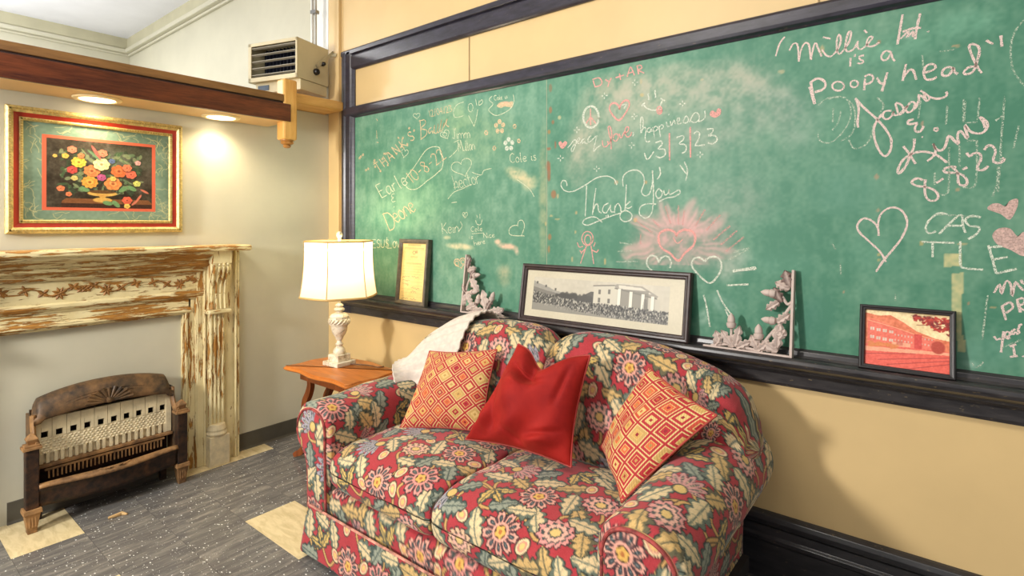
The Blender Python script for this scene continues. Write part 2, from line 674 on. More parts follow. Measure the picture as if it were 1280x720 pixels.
# rubber base on the partition
b = MB()
for y0, y1 in ((-0.655, -0.0), (-1.71, -0.985), (-5.0, -2.12)):
    b.prism([(0.0, 0.0), (0.012, 0.0), (0.006, 0.012), (0.004, 0.10), (0.0, 0.102)], lambda x, z, y=y0: (x, y, z), lambda x, z, y=y1: (x, y, z))
tag(b.build('baseboard_left', M_RUBBER), kind='structure')


def extrude_x(mb, prof, x0, x1, mi=0):
    """profile of (y, z) pushed along x"""
    return mb.prism(prof, lambda y, z: (x0, y, z), lambda y, z: (x1, y, z), mi)


# tall black baseboard below the chalkboard
bb = MB()
extrude_x(bb, [(0, 0), (-0.042, 0.0), (-0.042, 0.045), (-0.036, 0.060), (-0.028, 0.066), (-0.028, 0.205), (-0.034, 0.212), (-0.034, 0.226),
               (-0.024, 0.234), (-0.020, 0.262), (-0.030, 0.272), (-0.034, 0.290), (-0.026, 0.305), (-0.012, 0.312), (0, 0.314)], 0.125, 7.0)
tag(bb.build('baseboard_right', M_BASE, bevel=0.002), kind='structure')

# black rail above the yellow band and its end stile
tr = MB()
extrude_x(tr, [(0, 2.440), (-0.012, 2.440), (-0.020, 2.447), (-0.024, 2.455), (-0.024, 2.530), (-0.014, 2.534), (-0.012, 2.540), (-0.030, 2.546), (-0.030, 2.572), (-0.024, 2.580), (0, 2.580)], 0.16, 7.0)
tag(tr.build('trim_7', M_BLACK, bevel=0.002), kind='structure')
seam = MB()
seam.box((1.335, -0.003, 2.19), (1.341, 0.0, 2.44)).box((3.055, -0.003, 2.19), (3.061, 0.0, 2.44))
tag(seam.build('trim_8', m_plain('panel_seam', (150, 126, 84), 0.6)), kind='structure')

# ================================================================== soffit beam with downlights
M_BEAMW = m_wood('beam_dark_walnut', (48, 22, 20), (120, 62, 34), 0.25, 'y')
M_PINE = m_wood('pale_pine', (196, 138, 66), (232, 184, 108), 0.4, 'y')
M_PINEZ = m_wood('pale_pine_upright', (204, 142, 66), (236, 188, 108), 0.4, 'z')
M_SOFFIT = m_plain('soffit_panel_tan', (226, 188, 132), 0.5, var=0.04, scale=4)
t = thing('soffit_beam', 'long dark varnished wooden beam box along top of the beige partition wall', 'beam', (0.14, -2.0, 2.02))
fb = MB().box((0.262, -4.6, 2.024), (0.285, -0.462, 2.130))
fb.build('face_board', M_BEAMW, t, bevel=0.003)
MB().box((0.255, -4.6, 2.142), (0.278, -0.506, 2.185)).build('top_strip', m_wood('beam_top_strip', (92, 60, 30), (146, 106, 60), 0.4, 'y'), t, bevel=0.003)
MB().box((0.255, -4.6, 2.130), (0.270, -0.506, 2.142)).build('groove', m_plain('groove_dark', (44, 20, 12), 0.5), t)
MB().box((0.002, -4.6, 2.024), (0.262, -0.462, 2.034)).build('soffit_panel', M_SOFFIT, t)
MB().box((0.002, -4.6, 2.12), (0.255, -0.507, 2.14)).build('top_board', M_PINE, t)
tag(MB().box((-0.12, -0.414, 2.168), (0.20, -0.03, 2.232)).build('wall_cap_timber', M_PINE, bevel=0.014), 'short pale pine timber capping the partition between post and chalkboard corner', 'timber')
tag(MB().box((-0.12, -4.6, 2.168), (0.002, -0.42, 2.20)).build('wall_cap_board', M_PINE, bevel=0.004), 'long thin board capping the partition wall behind the dark beam', 'board')
# hanging post with turned pendant
t = thing('beam_post', 'pale pine post with turned drop finial at the end of the dark beam', 'post', (0.235, -0.46, 1.88))
MB().box((0.19, -0.505, 1.915), (0.278, -0.415, 2.285)).build('shaft', M_PINEZ, t, bevel=0.012)
MB().lathe([(0.012, 1.868), (0.020, 1.872), (0.024, 1.880), (0.018, 1.886), (0.034, 1.893), (0.040, 1.900), (0.034, 1.907), (0.040, 1.911), (0.040, 1.917)], (0.234, -0.46, 0), 24).build('drop_finial', m_wood('finial_wood', (130, 80, 34), (196, 140, 70), 0.35, 'z'), t, smooth=True)

M_TRIMRING = m_plain('downlight_ring', (238, 214, 160), 0.35, var=0.02)
em = NT('downlight_lens')
em.bsdf.inputs['Emission Color'].default_value = (1.0, 0.88, 0.66, 1)
em.bsdf.inputs['Emission Strength'].default_value = 6.0
M_LENS = em.finish((255, 240, 210), 0.4)
for y, lab in ((-1.392, 'round recessed downlight under the beam above the framed flower picture'), (-0.800, 'round recessed downlight under the beam nearest the pine post')):
    t = thing('downlight', lab, 'downlight', (0.115, y, 2.012), 0, 'downlights under the beam')
    ring = MB()
    prof = [(0.074, 2.020), (0.080, 2.014), (0.098, 2.016), (0.102, 2.0225), (0.074, 2.0225)]
    ring.lathe(prof, (0.115, y, 0), 40)
    ring.build('trim_ring', M_TRIMRING, t, smooth=True)
    MB().lathe([(0.0735, 2.0165), (0.0735, 2.0215)], (0.115, y, 0), 40).build('lens', M_LENS, t)
    light('downlight_lamp', 'SPOT', (0.115, y, 2.008), 28, (1.0, 0.82, 0.55), (0.10, y, 0), spot_size=math.radians(150), spot_blend=0.9, shadow_soft_size=0.06)

# ================================================================== unit heater hanging above the partition
UH = (-0.096, -0.262, 2.26)
UA = math.radians(16.7)
t = thing('unit_heater', 'beige metal unit heater with louvered front hanging above the partition corner', 'heater', UH, UA)
M_UH = m_plain('heater_enamel_beige', (208, 196, 160), 0.4, var=0.05, scale=5)
M_UH2 = m_plain('louver_metal', (176, 172, 156), 0.35, var=0.05)
M_DARK = m_plain('dark_cavity', (24, 24, 30), 0.6)
hw, hd, z0, z1 = 0.21, 0.145, 0.085, 0.345      # half width, half depth; local z
sh = MB()
sh.box((-hw, -hd, z0), (-hw + 0.004, hd, z1)).box((hw - 0.004, -hd, z0), (hw, hd, z1)).box((-hw, -hd, z1 - 0.004), (hw, hd, z1)).box((-hw, -hd, z0), (hw, hd, z0 + 0.004)).box((-hw, hd - 0.004, z0), (hw, hd, z1))
fr = 0.026
sh.box((-hw, -hd - 0.004, z0), (-hw + fr, -hd + 0.006, z1)).box((hw - 0.014, -hd - 0.004, z0), (hw, -hd + 0.006, z1)).box((-hw, -hd - 0.004, z1 - 0.022), (hw, -hd + 0.006, z1)).box((-hw, -hd - 0.004, z0), (hw, -hd + 0.006, z0 + 0.030))
sh.build('housing', M_UH, t, bevel=0.002, local=True)
MB().box((-hw + 0.012, -0.02, z0 + 0.02), (hw - 0.012, 0.0, z1 - 0.02)).build('dark_interior', M_DARK, t, local=True)
lw = MB()
coil = MB()
for k in range(11):
    x = -hw + 0.055 + k * 0.031
    coil.box((x, -0.05, z0 + 0.03), (x + 0.004, -0.02, z1 - 0.02))
coil.build('heating_fins', m_plain('fin_dark', (40, 42, 58), 0.4), t, local=True)
for k in range(5):
    z = z0 + 0.046 + k * 0.045
    R = Matrix.Translation((0, -hd + 0.012, z)) @ Matrix.Rotation(math.radians(-12), 4, 'X')
    MB().box((-hw + fr - 0.002, -0.011, -0.0016), (hw - 0.012, 0.011, 0.0016), 0, R).build('louver', M_UH2, t, local=True)
lowb = MB()
lowb.box((-hw + 0.03, -hd + 0.03, 0.015), (hw - 0.004, hd - 0.01, z0))
lowb.build('lower_box', M_UH, t, bevel=0.003, local=True)
MB().box((-hw + 0.055, -hd + 0.026, 0.032), (-hw + 0.15, -hd + 0.03, 0.066)).build('control_plate', m_plain('plate_blue_grey', (70, 84, 100), 0.4), t, local=True)
for (yy, zz, r) in ((0.02, z0 + 0.075, 0.022), (0.085, z0 + 0.145, 0.014)):
    kb = MB().lathe([(r, 0), (r, 0.014), (r * 0.8, 0.022), (r * 0.3, 0.024)], (hw, yy, zz), 20, axis='x')
    kb.build('knob', m_plain('knob_black', (22, 20, 20), 0.35), t, smooth=True, local=True)
br = MB()
R = Matrix.Translation((hw + 0.004, 0.10, z0 + 0.175)) @ Matrix.Rotation(math.radians(40), 4, 'X')
br.box((0, -0.10, -0.012), (0.004, 0.12, 0.014), 0, R).box((0.0, 0.07, -0.012), (0.05, 0.12, 0.002), 0, R)
br.build('mounting_bracket', m_plain('bracket_metal', (196, 188, 160), 0.35, 0.3), t, bevel=0.001, local=True)
bx = MB()
bx.lathe([(0.008, z1), (0.008, 1.29)], (0.10, 0.115, 0), 12).lathe([(0.008, z1), (0.008, 1.29)], (0.118, 0.125, 0), 12)
bx.build('hanger_rod', m_plain('rod_steel', (180, 178, 170), 0.3, 0.6), t, smooth=True, local=True)
cl = MB().box((0.086, 0.105, 0.60), (0.135, 0.14, 0.622))
cl.build('pipe_clamp', m_plain('clamp_steel', (150, 150, 150), 0.35, 0.6), t, local=True)
# ================================================================== mantelpiece (chipped paint)
MY, MZ = m_chippy('chipped_paint_rails', 'y', 0.485), m_chippy('chipped_paint_stiles', 'z', 0.468)
MYL, MZL = m_chippy('chipped_paint_frieze', 'y', 0.415), m_chippy('chipped_paint_corbel', 'z', 0.42)
FCY = -1.40                                     # middle of the fireplace
t = thing('fireplace_mantel', 'antique wooden fireplace mantel with flaking cream paint and carved vine frieze', 'mantel', (0.0, FCY, 0.0))


def mir(y):
    return 2 * FCY - y


YE = -0.672                                     # right edge
MB().box((0.0, mir(YE) - 0.02, 1.245), (0.185, YE + 0.022, 1.278)).build('mantel_shelf', MY, t, bevel=0.011, seg=3)


def extrude_y(mb, prof, y0, y1):
    return mb.prism(prof, lambda x, z: (x, y0, z), lambda x, z: (x, y1, z))


# crown mouldings between the corbels
cr = MB()
extrude_y(cr, [(0, 1.245), (0.165, 1.245), (0.16, 1.23), (0.145, 1.222), (0.125, 1.212), (0.112, 1.195), (0.10, 1.188), (0.10, 1.170), (0.085, 1.158), (0.07, 1.150), (0.066, 1.135), (0.058, 1.126), (0, 1.126)], mir(-0.857), -0.857)
cr.build('crown_moulding', MY, t, bevel=0.0015)
MB().box((0.0, mir(-0.866), 1.015), (0.045, -0.866, 1.128)).build('frieze_board', MYL, t)
lo = MB()
extrude_y(lo, [(0, 1.018), (0.046, 1.018), (0.056, 1.010), (0.056, 0.996), (0.050, 0.986), (0.040, 0.978), (0.040, 0.972), (0, 0.972)], mir(-0.866), -0.866)
lo.build('frieze_moulding', MY, t, bevel=0.0015)
ar = MB()
extrude_y(ar, [(0, 0.972), (0.034, 0.972), (0.034, 0.925), (0.044, 0.918), (0.046, 0.905), (0.040, 0.897), (0.03, 0.893), (0.03, 0.886), (0, 0.886)], mir(-0.932), -0.932)
ar.build('opening_header', MY, t, bevel=0.0015)
for s in (0, 1):
    f = (lambda y: y) if s == 0 else mir

    def bx(mb, x0, x1, ya, yb, za, zb):
        a, b_ = sorted((f(ya), f(yb)))
        return mb.box((x0, a, za), (x1, b_, zb))
    jm = MB()
    bx(jm, 0, 0.034, -0.945, -0.905, 0.0, 0.972)
    bx(jm, 0, 0.046, -0.912, -0.898, 0.0, 0.940)
    bx(jm, 0, 0.030, -0.972, -0.945, 0.0, 0.893)
    bx(jm, 0, 0.040, -0.962, -0.948, 0.0, 0.905)
    jm.build('opening_jamb', MZ, t, bevel=0.003)
    bp = MB()
    bx(bp, 0, 0.050, -0.905, -0.69, 0.0, 1.246)
    bx(bp, 0, 0.062, -0.870, -0.860, 0.0, 1.246)
    bx(bp, 0, 0.075, -0.700, -0.690, 0.0, 1.246)
    bx(bp, 0, 0.068, -0.686, YE, 0.0, 1.246)
    bp.build('pilaster_board', MZL, t, bevel=0.003)
    # reeded column, plinth, corbel
    cl = MB()
    yc = f(-0.806)
    for k in range(4):
        yy = yc + (k - 1.5) * 0.022
        cl.lathe([(0.010, 0.235), (0.0115, 0.25), (0.0115, 0.865), (0.010, 0.88)], (0.072, yy, 0), 12)
    bx(cl, 0.05, 0.072, -0.852, -0.760, 0.22, 0.89)
    cl.build('reeded_column', MZ, t, smooth=True)
    pl = MB()
    bx(pl, 0.05, 0.118, -0.862, -0.750, 0.0, 0.172)
    pl.lathe([(0.054, 0.172), (0.058, 0.182), (0.050, 0.196), (0.052, 0.206), (0.046, 0.222), (0.042, 0.236)], (0.072, yc, 0), 24)
    pl.build('plinth_block', m_plain('plinth_paint', (222, 206, 168), 0.5, var=0.08, scale=30), t, bevel=0.004)
    cp = MB()
    bx(cp, 0.05, 0.130, -0.872, -0.742, 0.880, 0.905)
    cp.build('column_cap', MYL, t, bevel=0.010, seg=3)
    # S-shaped corbel with ridges
    prof = [(0.05, 0.905), (0.098, 0.905), (0.092, 0.95), (0.090, 1.00), (0.100, 1.06), (0.118, 1.105), (0.132, 1.14), (0.134, 1.165), (0.128, 1.175), (0.05, 1.175)]
    front = catmull(prof[1:9], 4)
    prof2 = [prof[0]] + [tuple(p) for p in front] + [prof[9]]
    cb = MB()
    y0, y1 = sorted((f(-0.858), f(-0.752)))
    cb.prism(prof2, lambda x, z: (x, y0, z), lambda x, z: (x, y1, z))
    for k in range(4):
        yy = yc + (k - 1.5) * 0.024
        cb.tube([(p[0] + 0.001, yy, p[1]) for p in front], 0.008, 8)
    bx(cb, 0.05, 0.140, -0.862, -0.748, 1.172, 1.246)
    cb.build('corbel', MZL, t, bevel=0.002)
# carved vine on the frieze
vn = MB()
rnd = random.Random(4)
z_mid = 1.072
stem = []
ycur = -0.90


def fpt(y, z, h=0.0):
    return (0.0455 + h, y, z)


def leaf_low(mb, y, z, a, L, W, h=0.006):
    ca, sa = math.cos(a), math.sin(a)
    vs = [fpt(y, z, 0.001)]
    n = 6
    up, dn, mid = [], [], []
    for k in range(1, n):
        q = k / n
        w = W * math.sin(math.pi * q ** 0.8)
        for arr, s_ in ((up, 1), (dn, -1)):
            u, v = q * L, s_ * w
            arr.append(fpt(y + u * ca - v * sa, z + u * sa + v * ca, 0.0005))
        mid.append(fpt(y + q * L * ca, z + q * L * sa, h * math.sin(math.pi * q)))
    tip = fpt(y + L * ca, z + L * sa, 0.001)
    vs = [fpt(y, z, 0.001)] + up + mid + dn + [tip]
    m = n - 1
    fs = [(0, 1 + m, 1), (0, 1 + 2 * m, 1 + m)]
    for k in range(m - 1):
        fs += [(1 + k, 1 + m + k, 2 + m + k, 2 + k), (1 + m + k, 1 + 2 * m + k, 2 + 2 * m + k, 2 + m + k)]
    T = 1 + 3 * m
    fs += [(m, 2 * m, T), (2 * m, 3 * m, T)]
    mb.add(vs, fs)


for sgn in (1, -1):
    pts = []
    for k in range(60):
        q = k / 59
        y = -1.165 + sgn * (0.02 + q * 0.245)
        z = z_mid + 0.018 * math.sin(q * 9.4)
        pts.append(fpt(y, z, 0.002))
    for rep in (0, 1):
        off = 0.0 if rep == 0 else -0.53
        pp = [(p[0], p[1] + off, p[2]) for p in pts]
        vn.tube(pp, 0.0035, 6)
        for q, kind in ((0.10, 'f4'), (0.36, 'l'), (0.62, 'f8'), (0.84, 'l'), (0.97, 'l')):
            i = int(q * 59)
            _, y, z = pp[i]
            if kind[0] == 'f':
                n = int(kind[1])
                for k in range(n):
                    leaf_low(vn, y, z, 2 * math.pi * k / n + 0.35, 0.034 if n == 8 else 0.030, 0.007)
            else:
                for a in (0.7, -0.7, 2.5, -2.4):
                    leaf_low(vn, y, z, a, 0.028, 0.008)
vn.build('carved_vine', m_plain('carved_wood', (150, 102, 44), 0.55, var=0.2, scale=30), t)

# ================================================================== antique gas room heater
HL = thing('gas_heater', 'antique rusty cast iron gas heater with ceramic grates standing in the fireplace opening', 'heater', (0.11, -1.345, 0.0))
M_IRON = m_rust('cast_iron_black_rust', (27, 25, 24), (112, 72, 44), 0.22, 0.5, 0.3)
M_IRON2 = m_rust('cast_iron_brown', (62, 50, 38), (132, 98, 62), 0.50, 0.55, 0.2)
M_RUSTY = m_rust('rusty_tan_iron', (98, 70, 44), (176, 132, 84), 0.66, 0.6, 0.1)
M_CERAM = m_plain('ceramic_cream', (214, 198, 162), 0.5, var=0.10, scale=20)
YL, YR = -1.655, -1.035
for y, s in ((YL, 1), (YR, -1)):
    # front post with tapered foot and finial
    MB().box((0.150, y - 0.022, 0.110), (0.196, y + 0.026, 0.380)).build('post', M_IRON, HL, bevel=0.004)
    ft = MB()
    c = (0.172, y + 0.002)
    for (za, zb, ra, rb) in ((0.0, 0.012, 0.016, 0.018), (0.012, 0.092, 0.017, 0.028), (0.092, 0.112, 0.034, 0.032)):
        ft.add([(c[0] + sx * r, c[1] + sy * r, z) for (r, z) in ((ra, za), (rb, zb)) for sx, sy in ((-1, -1), (1, -1), (1, 1), (-1, 1))],
               [(3, 2, 1, 0), (4, 5, 6, 7), (0, 1, 5, 4), (1, 2, 6, 5), (2, 3, 7, 6), (3, 0, 4, 7)])
    for k in (-1, 0, 1):
        ft.box((c[0] + 0.020, c[1] + k * 0.011 - 0.003, 0.03), (c[0] + 0.026, c[1] + k * 0.011 + 0.003, 0.085))
    ft.build('foot', M_RUSTY, HL, bevel=0.002)
    fn = MB()
    fn.box((0.140, y - 0.033, 0.380), (0.205, y + 0.035, 0.392)).box((0.146, y - 0.027, 0.392), (0.199, y + 0.029, 0.402))
    fn.add([(c[0] + sx * r, c[1] + sy * r, z) for (r, z) in ((0.013, 0.402), (0.022, 0.425), (0.018, 0.432), (0.006, 0.448)) for sx, sy in ((-1, -1), (1, -1), (1, 1), (-1, 1))],
           [(3, 2, 1, 0), (12, 13, 14, 15)] + [(4 * l + k, 4 * l + (k + 1) % 4, 4 * l + 4 + (k + 1) % 4, 4 * l + 4 + k) for l in range(3) for k in range(4)])
    fn.build('finial', M_RUSTY, HL, bevel=0.002)
    # back leg
    MB().box((0.035, y + s * 0.045 - 0.016, 0.0), (0.062, y + s * 0.045 + 0.016, 0.14)).build('back_leg', M_IRON, HL, bevel=0.003)
    # side panel with swept scroll arm up to the hood
    sp = MB()
    arm = catmull([(0.185, 0.400), (0.150, 0.405), (0.122, 0.425), (0.108, 0.455), (0.102, 0.485), (0.10, 0.51)], 5)
    poly_ = [(0.03, 0.115), (0.185, 0.115)] + [tuple(p) for p in arm] + [(0.03, 0.51)]
    ya, yb = sorted((y + s * 0.006, y + s * 0.016))
    sp.prism(poly_, lambda x, z: (x, ya, z), lambda x, z: (x, yb, z))
    sp.build('side_panel', M_IRON2, HL, bevel=0.002)
    sc = MB()
    sc.tube([(p[0], y + s * 0.018, p[1]) for p in arm], 0.016, 8, flat=(1.3, 0.7), up=(0, 1, 0))
    sc.tube([(p[0] + 0.010, y + s * 0.018, p[1] + 0.004) for p in arm], 0.006, 6)
    sc.build('scroll_arm', M_RUSTY, HL, smooth=True)
# back plate
MB().box((0.02, YL + 0.02, 0.12), (0.035, YR - 0.02, 0.52)).build('back_plate', M_IRON, HL)
# arched hood
ny, nx = 48, 14
P = np.zeros((ny, nx, 3))
ha, hb = YL - 0.012 + 0.03, YR + 0.012 - 0.03
for i in range(ny):
    q = i / (ny - 1)
    y = ha + (hb - ha) * q
    e = abs(2 * q - 1)
    top = 0.618 - 0.050 * e ** 2.2 - 0.10 * max(0, (e - 0.90) / 0.10) ** 2.5
    bot = 0.478 + 0.028 * (1 - e ** 2)
    if e > 0.90:
        bot -= 0.012
    prof = [(0.025, bot + 0.0), (0.025, top - 0.02), (0.035, top - 0.004), (0.055, top), (0.080, top - 0.006), (0.100, top - 0.022), (0.112, top - 0.045), (0.124, bot + 0.030), (0.130, bot + 0.008), (0.126, bot), (0.118, bot - 0.002), (0.10, bot + 0.004), (0.06, bot + 0.004), (0.03, bot)]
    for j, (x, z) in enumerate(prof):
        P[i, j] = (x, y, max(z, bot - 0.004))
hood = grid_obj('hood', P, M_IRON2, HL, wrap=True, caps=True, flip=True)
# shell fan on the hood and bead line
fan = MB()
cyf, czf = -1.345, 0.510
for k in range(11):
    a = math.pi * (0.04 + 0.92 * k / 10)
    L = 0.082 if k % 2 == 0 else 0.078
    pts = []
    for q in (0.25, 0.5, 0.75, 1.0):
        z = czf + 0.85 * L * q * math.sin(a)
        x = 0.1315 - (z - 0.50) * 0.20
        pts.append((x, cyf + 1.25 * L * q * math.cos(a), z))
    fan.tube(pts, [0.004, 0.006, 0.0085, 0.010], 8)
fan.lathe([(0.016, 0), (0.014, 0.008), (0.004, 0.012)], (0.124, cyf, czf + 0.008), 14, axis='x')
for off in (0.0, 0.012):
    pts = []
    for k in range(30):
        q = k / 29
        y = ha + 0.05 + (hb - ha - 0.10) * q
        e = abs(2 * q - 1)
        tp, bt = 0.618 - 0.050 * e ** 2.2, 0.478 + 0.028 * (1 - e ** 2)
        z = tp - 0.047 - off
        x = 0.1125 + 0.0115 * (tp - 0.045 - z) / max(0.01, tp - 0.075 - bt)
        pts.append((x, y, z))
    fan.tube(pts, 0.003, 6)
fan.build('shell_ornament', M_IRON2, HL, smooth=True)
# ceramic radiants
rd = MB()
NR = 10
w = (YR - YL - 0.07) / NR
for k in range(NR):
    y = YL + 0.035 + w * k
    rd.box((0.080, y + 0.001, 0.445), (0.098, y + w - 0.001, 0.485))            # top block
    rd.box((0.080, y + 0.001, 0.390), (0.098, y + w * 0.26, 0.445))             # web beside the square hole
    rd.box((0.080, y + w * 0.74, 0.390), (0.098, y + w - 0.001, 0.445))
    rd.box((0.080, y + w * 0.28, 0.422), (0.098, y + w * 0.74, 0.445))
    rd.box((0.080, y, 0.315), (0.0945, y + w, 0.391))
    for q in (0.28, 0.72):                                                        # prongs at the bottom
        rd.box((0.082, y + w * q - 0.0065, 0.272), (0.099, y + w * q + 0.0065, 0.318))
    for r_ in range(6):
        for c_ in range(3):
            yy = y + w * (0.2 + 0.3 * c_ + (0.12 if r_ % 2 else -0.02))
            zz = 0.316 + r_ * 0.0118
            rd.add([(0.0945, yy - 0.007, zz), (0.094, yy + 0.007, zz), (0.094, yy + 0.007, zz + 0.010), (0.094, yy - 0.007, zz + 0.010), (0.0985, yy, zz + 0.004)], [(0, 1, 4), (1, 2, 4), (2, 3, 4), (3, 0, 4)])
rd.build('ceramic_radiants', M_CERAM, HL)
for y in (YL + 0.020, YR - 0.048):
    MB().box((0.078, y, 0.272), (0.100, y + 0.028, 0.485)).build('ceramic_end_block', M_CERAM, HL, bevel=0.002)
MB().box((0.078, YL + 0.02, 0.268), (0.0815, YR - 0.02, 0.33)).build('ceramic_back', M_CERAM, HL)
MB().box((0.05, YL + 0.02, 0.258), (0.120, YR - 0.02, 0.271)).build('radiant_shelf', M_RUSTY, HL, bevel=0.002)
# burner comb
cm = MB()
cm.box((0.10, YL + 0.06, 0.242), (0.118, YR - 0.06, 0.252))
for k in range(30):
    y = YL + 0.075 + k * (YR - YL - 0.15) / 29
    cm.box((0.111, y - 0.003, 0.205), (0.118, y + 0.003, 0.244))
cm.build('burner_comb', M_RUSTY, HL)
MB().box((0.03, YL + 0.03, 0.135), (0.15, YR - 0.03, 0.150)).build('burner_tray', m_rust('burner_tray_rust', (60, 26, 14), (140, 60, 26), 0.5), HL)
# bowed front apron with raised scroll
P = np.zeros((40, 12, 3))
for i in range(40):
    q = i / 39
    y = YL + 0.024 + (YR - YL - 0.046) * q
    bow = 0.030 * math.sin(math.pi * q) ** 2
    drop = 0.010 * math.sin(math.pi * q)
    dz = 0.020
    pr = [(0.155, 0.130 - drop), (0.185, 0.130 - drop), (0.190, 0.150 - drop), (0.186, 0.180 - drop), (0.192, 0.205 - drop), (0.200, 0.216 - drop), (0.198, 0.226 - drop), (0.186, 0.232), (0.160, 0.222), (0.140, 0.205), (0.140, 0.19), (0.155, 0.17)]
    for j, (x, z) in enumerate(pr):
        P[i, j] = (x + bow * (1 if x > 0.15 else 0.3), y, z - dz)
grid_obj('front_apron', P, M_IRON, HL, wrap=True, caps=True, flip=True)
P2 = P[:, 5:11].copy()
P2[:, :, 2] += 0.0025
P2[:, 0, 0] += 0.003
grid_obj('apron_ledge', P2, M_RUSTY, HL, flip=True).modifiers.new('thickness', 'SOLIDIFY').thickness = -0.002
sc = MB()
for s in (1, -1):
    pts = [(0.226 - 0.16 * 0.1 * k / 8, -1.345 + s * (0.012 + 0.008 * k), 0.212 + 0.003 * math.sin(k * 1.3)) for k in range(9)]
    sc.tube(pts, 0.004, 6)
    sc.tube([(0.222 + 0.006 * math.cos(a), -1.345 + s * 0.03 + 0.012 * math.sin(a), 0.212) for a in np.linspace(0, 5, 10)], 0.003, 6)
sc.build('apron_scroll', M_RUSTY, HL, smooth=True)
tag(MB().tube([(0.31, -1.40, 0.006), (0.315, -1.375, 0.008), (0.31, -1.345, 0.006), (0.335, -1.33, 0.005)], [0.006, 0.008, 0.010, 0.004], 8).build('wood_scrap', m_plain('scrap_tan', (196, 160, 108), 0.7), smooth=True), 'small tan wood scrap lying on the grey floor under the gas heater', 'scrap')

# ================================================================== framed flower picture
PX0, PX1, PZ0, PZ1 = -1.72, -0.972, 1.354, 1.955
M_GOLD = m_plain('frame_gold', (204, 182, 116), 0.4, 0.15, var=0.22, scale=60)
M_REDF = m_plain('frame_red', (168, 52, 32), 0.3, var=0.12, scale=10)
M_PRINT = m_attr('print_paper', 0.45, spec=0.4)
t = thing('framed_picture', 'large framed flower bouquet picture with gold and red frame above the mantel', 'picture', (0.0, (PX0 + PX1) / 2, PZ0))


def frame_ring(mb, y0, y1, z0, z1, w, x0, xo, xi, xm=None):
    """mitred rail ring on a wall at x: outer edge height xo, inner edge height xi"""
    def ring(ins, x):
        return [(x, y0 + ins, z0 + ins), (x, y1 - ins, z0 + ins), (x, y1 - ins, z1 - ins), (x, y0 + ins, z1 - ins)]
    rings = [ring(0, x0), ring(0, xo)]
    if xm is not None:
        rings += [ring(w * 0.35, xm), ring(w * 0.65, xm)]
    rings += [ring(w, xi), ring(w, x0)]
    vs = [p for r in rings for p in r]
    fs = []
    n = len(rings)
    for i in range(n):
        for k in range(4):
            a, b_ = i * 4 + k, i * 4 + (k + 1) % 4
            c, d = ((i + 1) % n) * 4 + (k + 1) % 4, ((i + 1) % n) * 4 + k
            fs.append((a, b_, c, d))
    mb.add(vs, fs)
    return mb


g = 0.0
fr_ = frame_ring(MB(), PX0, PX1, PZ0, PZ1, 0.030, 0.003, 0.026, 0.022, 0.034)
fr_.build('outer_gilt_frame', M_GOLD, t, bevel=0.0015)
frame_ring(MB(), PX0 + 0.030, PX1 - 0.030, PZ0 + 0.030, PZ1 - 0.030, 0.020, 0.003, 0.022, 0.016).build('red_band', M_REDF, t)
frame_ring(MB(), PX0 + 0.050, PX1 - 0.050, PZ0 + 0.050, PZ1 - 0.050, 0.016, 0.003, 0.020, 0.014, 0.022).build('inner_gilt_frame', M_GOLD, t)
bd = MB()
for (w_, x_) in ((0.016, 0.034), (0.058, 0.022)):
    y0, y1, z0, z1 = PX0 + w_, PX1 - w_, PZ0 + w_, PZ1 - w_
    n1, n2 = int((y1 - y0) / 0.012), int((z1 - z0) / 0.012)
    for k in range(n1 + 1):
        for z in (z0, z1):
            bd.box((x_ - 0.003, y0 + (y1 - y0) * k / n1 - 0.0035, z - 0.004), (x_ + 0.002, y0 + (y1 - y0) * k / n1 + 0.0035, z + 0.004))
    for k in range(n2 + 1):
        for y in (y0, y1):
            bd.box((x_ - 0.003, y - 0.004, z0 + (z1 - z0) * k / n2 - 0.0035), (x_ + 0.002, y + 0.004, z0 + (z1 - z0) * k / n2 + 0.0035))
tag(bd.build('gilt_beading', m_plain('bead_gold', (196, 164, 92), 0.35, 0.4, var=0.1), t), kind='stuff')
# print: green veined mat, coral border, dark bouquet
W_, H_ = 330, 254
cv = Canvas(W_, H_, (112, 134, 114)).noise(30, 10, 5).noise(6, 7, 6)
rs = np.random.RandomState(8)
for k in range(90):
    side = rs.randint(4)
    if side < 2:
        x, y = rs.rand() * W_, (rs.rand() * 26 if side == 0 else H_ - rs.rand() * 26)
    else:
        x, y = (rs.rand() * 34 if side == 2 else W_ - rs.rand() * 34), rs.rand() * H_
    a = rs.rand() * 6.3
    pts = [(x, y)]
    for q in range(4):
        a += rs.randn() * 0.7
        x, y = x + 8 * math.cos(a), y + 8 * math.sin(a)
        pts.append((x, y))
    cv.line(pts, 1.1, (212, 196, 140), 0.75)
cv.rect(37, 30, W_ - 35, H_ - 26, (206, 98, 70))
for k in range(60):
    x, y = rs.rand() * (W_ - 74) + 37, rs.rand() * (H_ - 56) + 30
    cv.line([(x, y), (x + 8, y + 5)], 1, (190, 70, 44), 0.6)
bx0, by0, bx1, by1 = 46, 38, W_ - 44, H_ - 34
pc = Canvas(bx1 - bx0, by1 - by0, (58, 50, 38))
pw, ph = pc.w, pc.h
pc.noise(26, 20, 3).noise(7, 12, 4)
pc.ellipse(pw * .56, ph * .25, 55, 30, (112, 116, 112), 0, .5, 18)
pc.ellipse(pw * .8, ph * .2, 60, 36, (84, 88, 70), 0, .5, 18)
pc.poly([(32, ph * .90), (40, ph * .86), (pw - 10, ph * .86), (pw, ph * .92), (pw, ph * .94), (30, ph * .93)], (120, 76, 44))
pc.rect(30, ph * .93, pw, ph, (58, 34, 22))
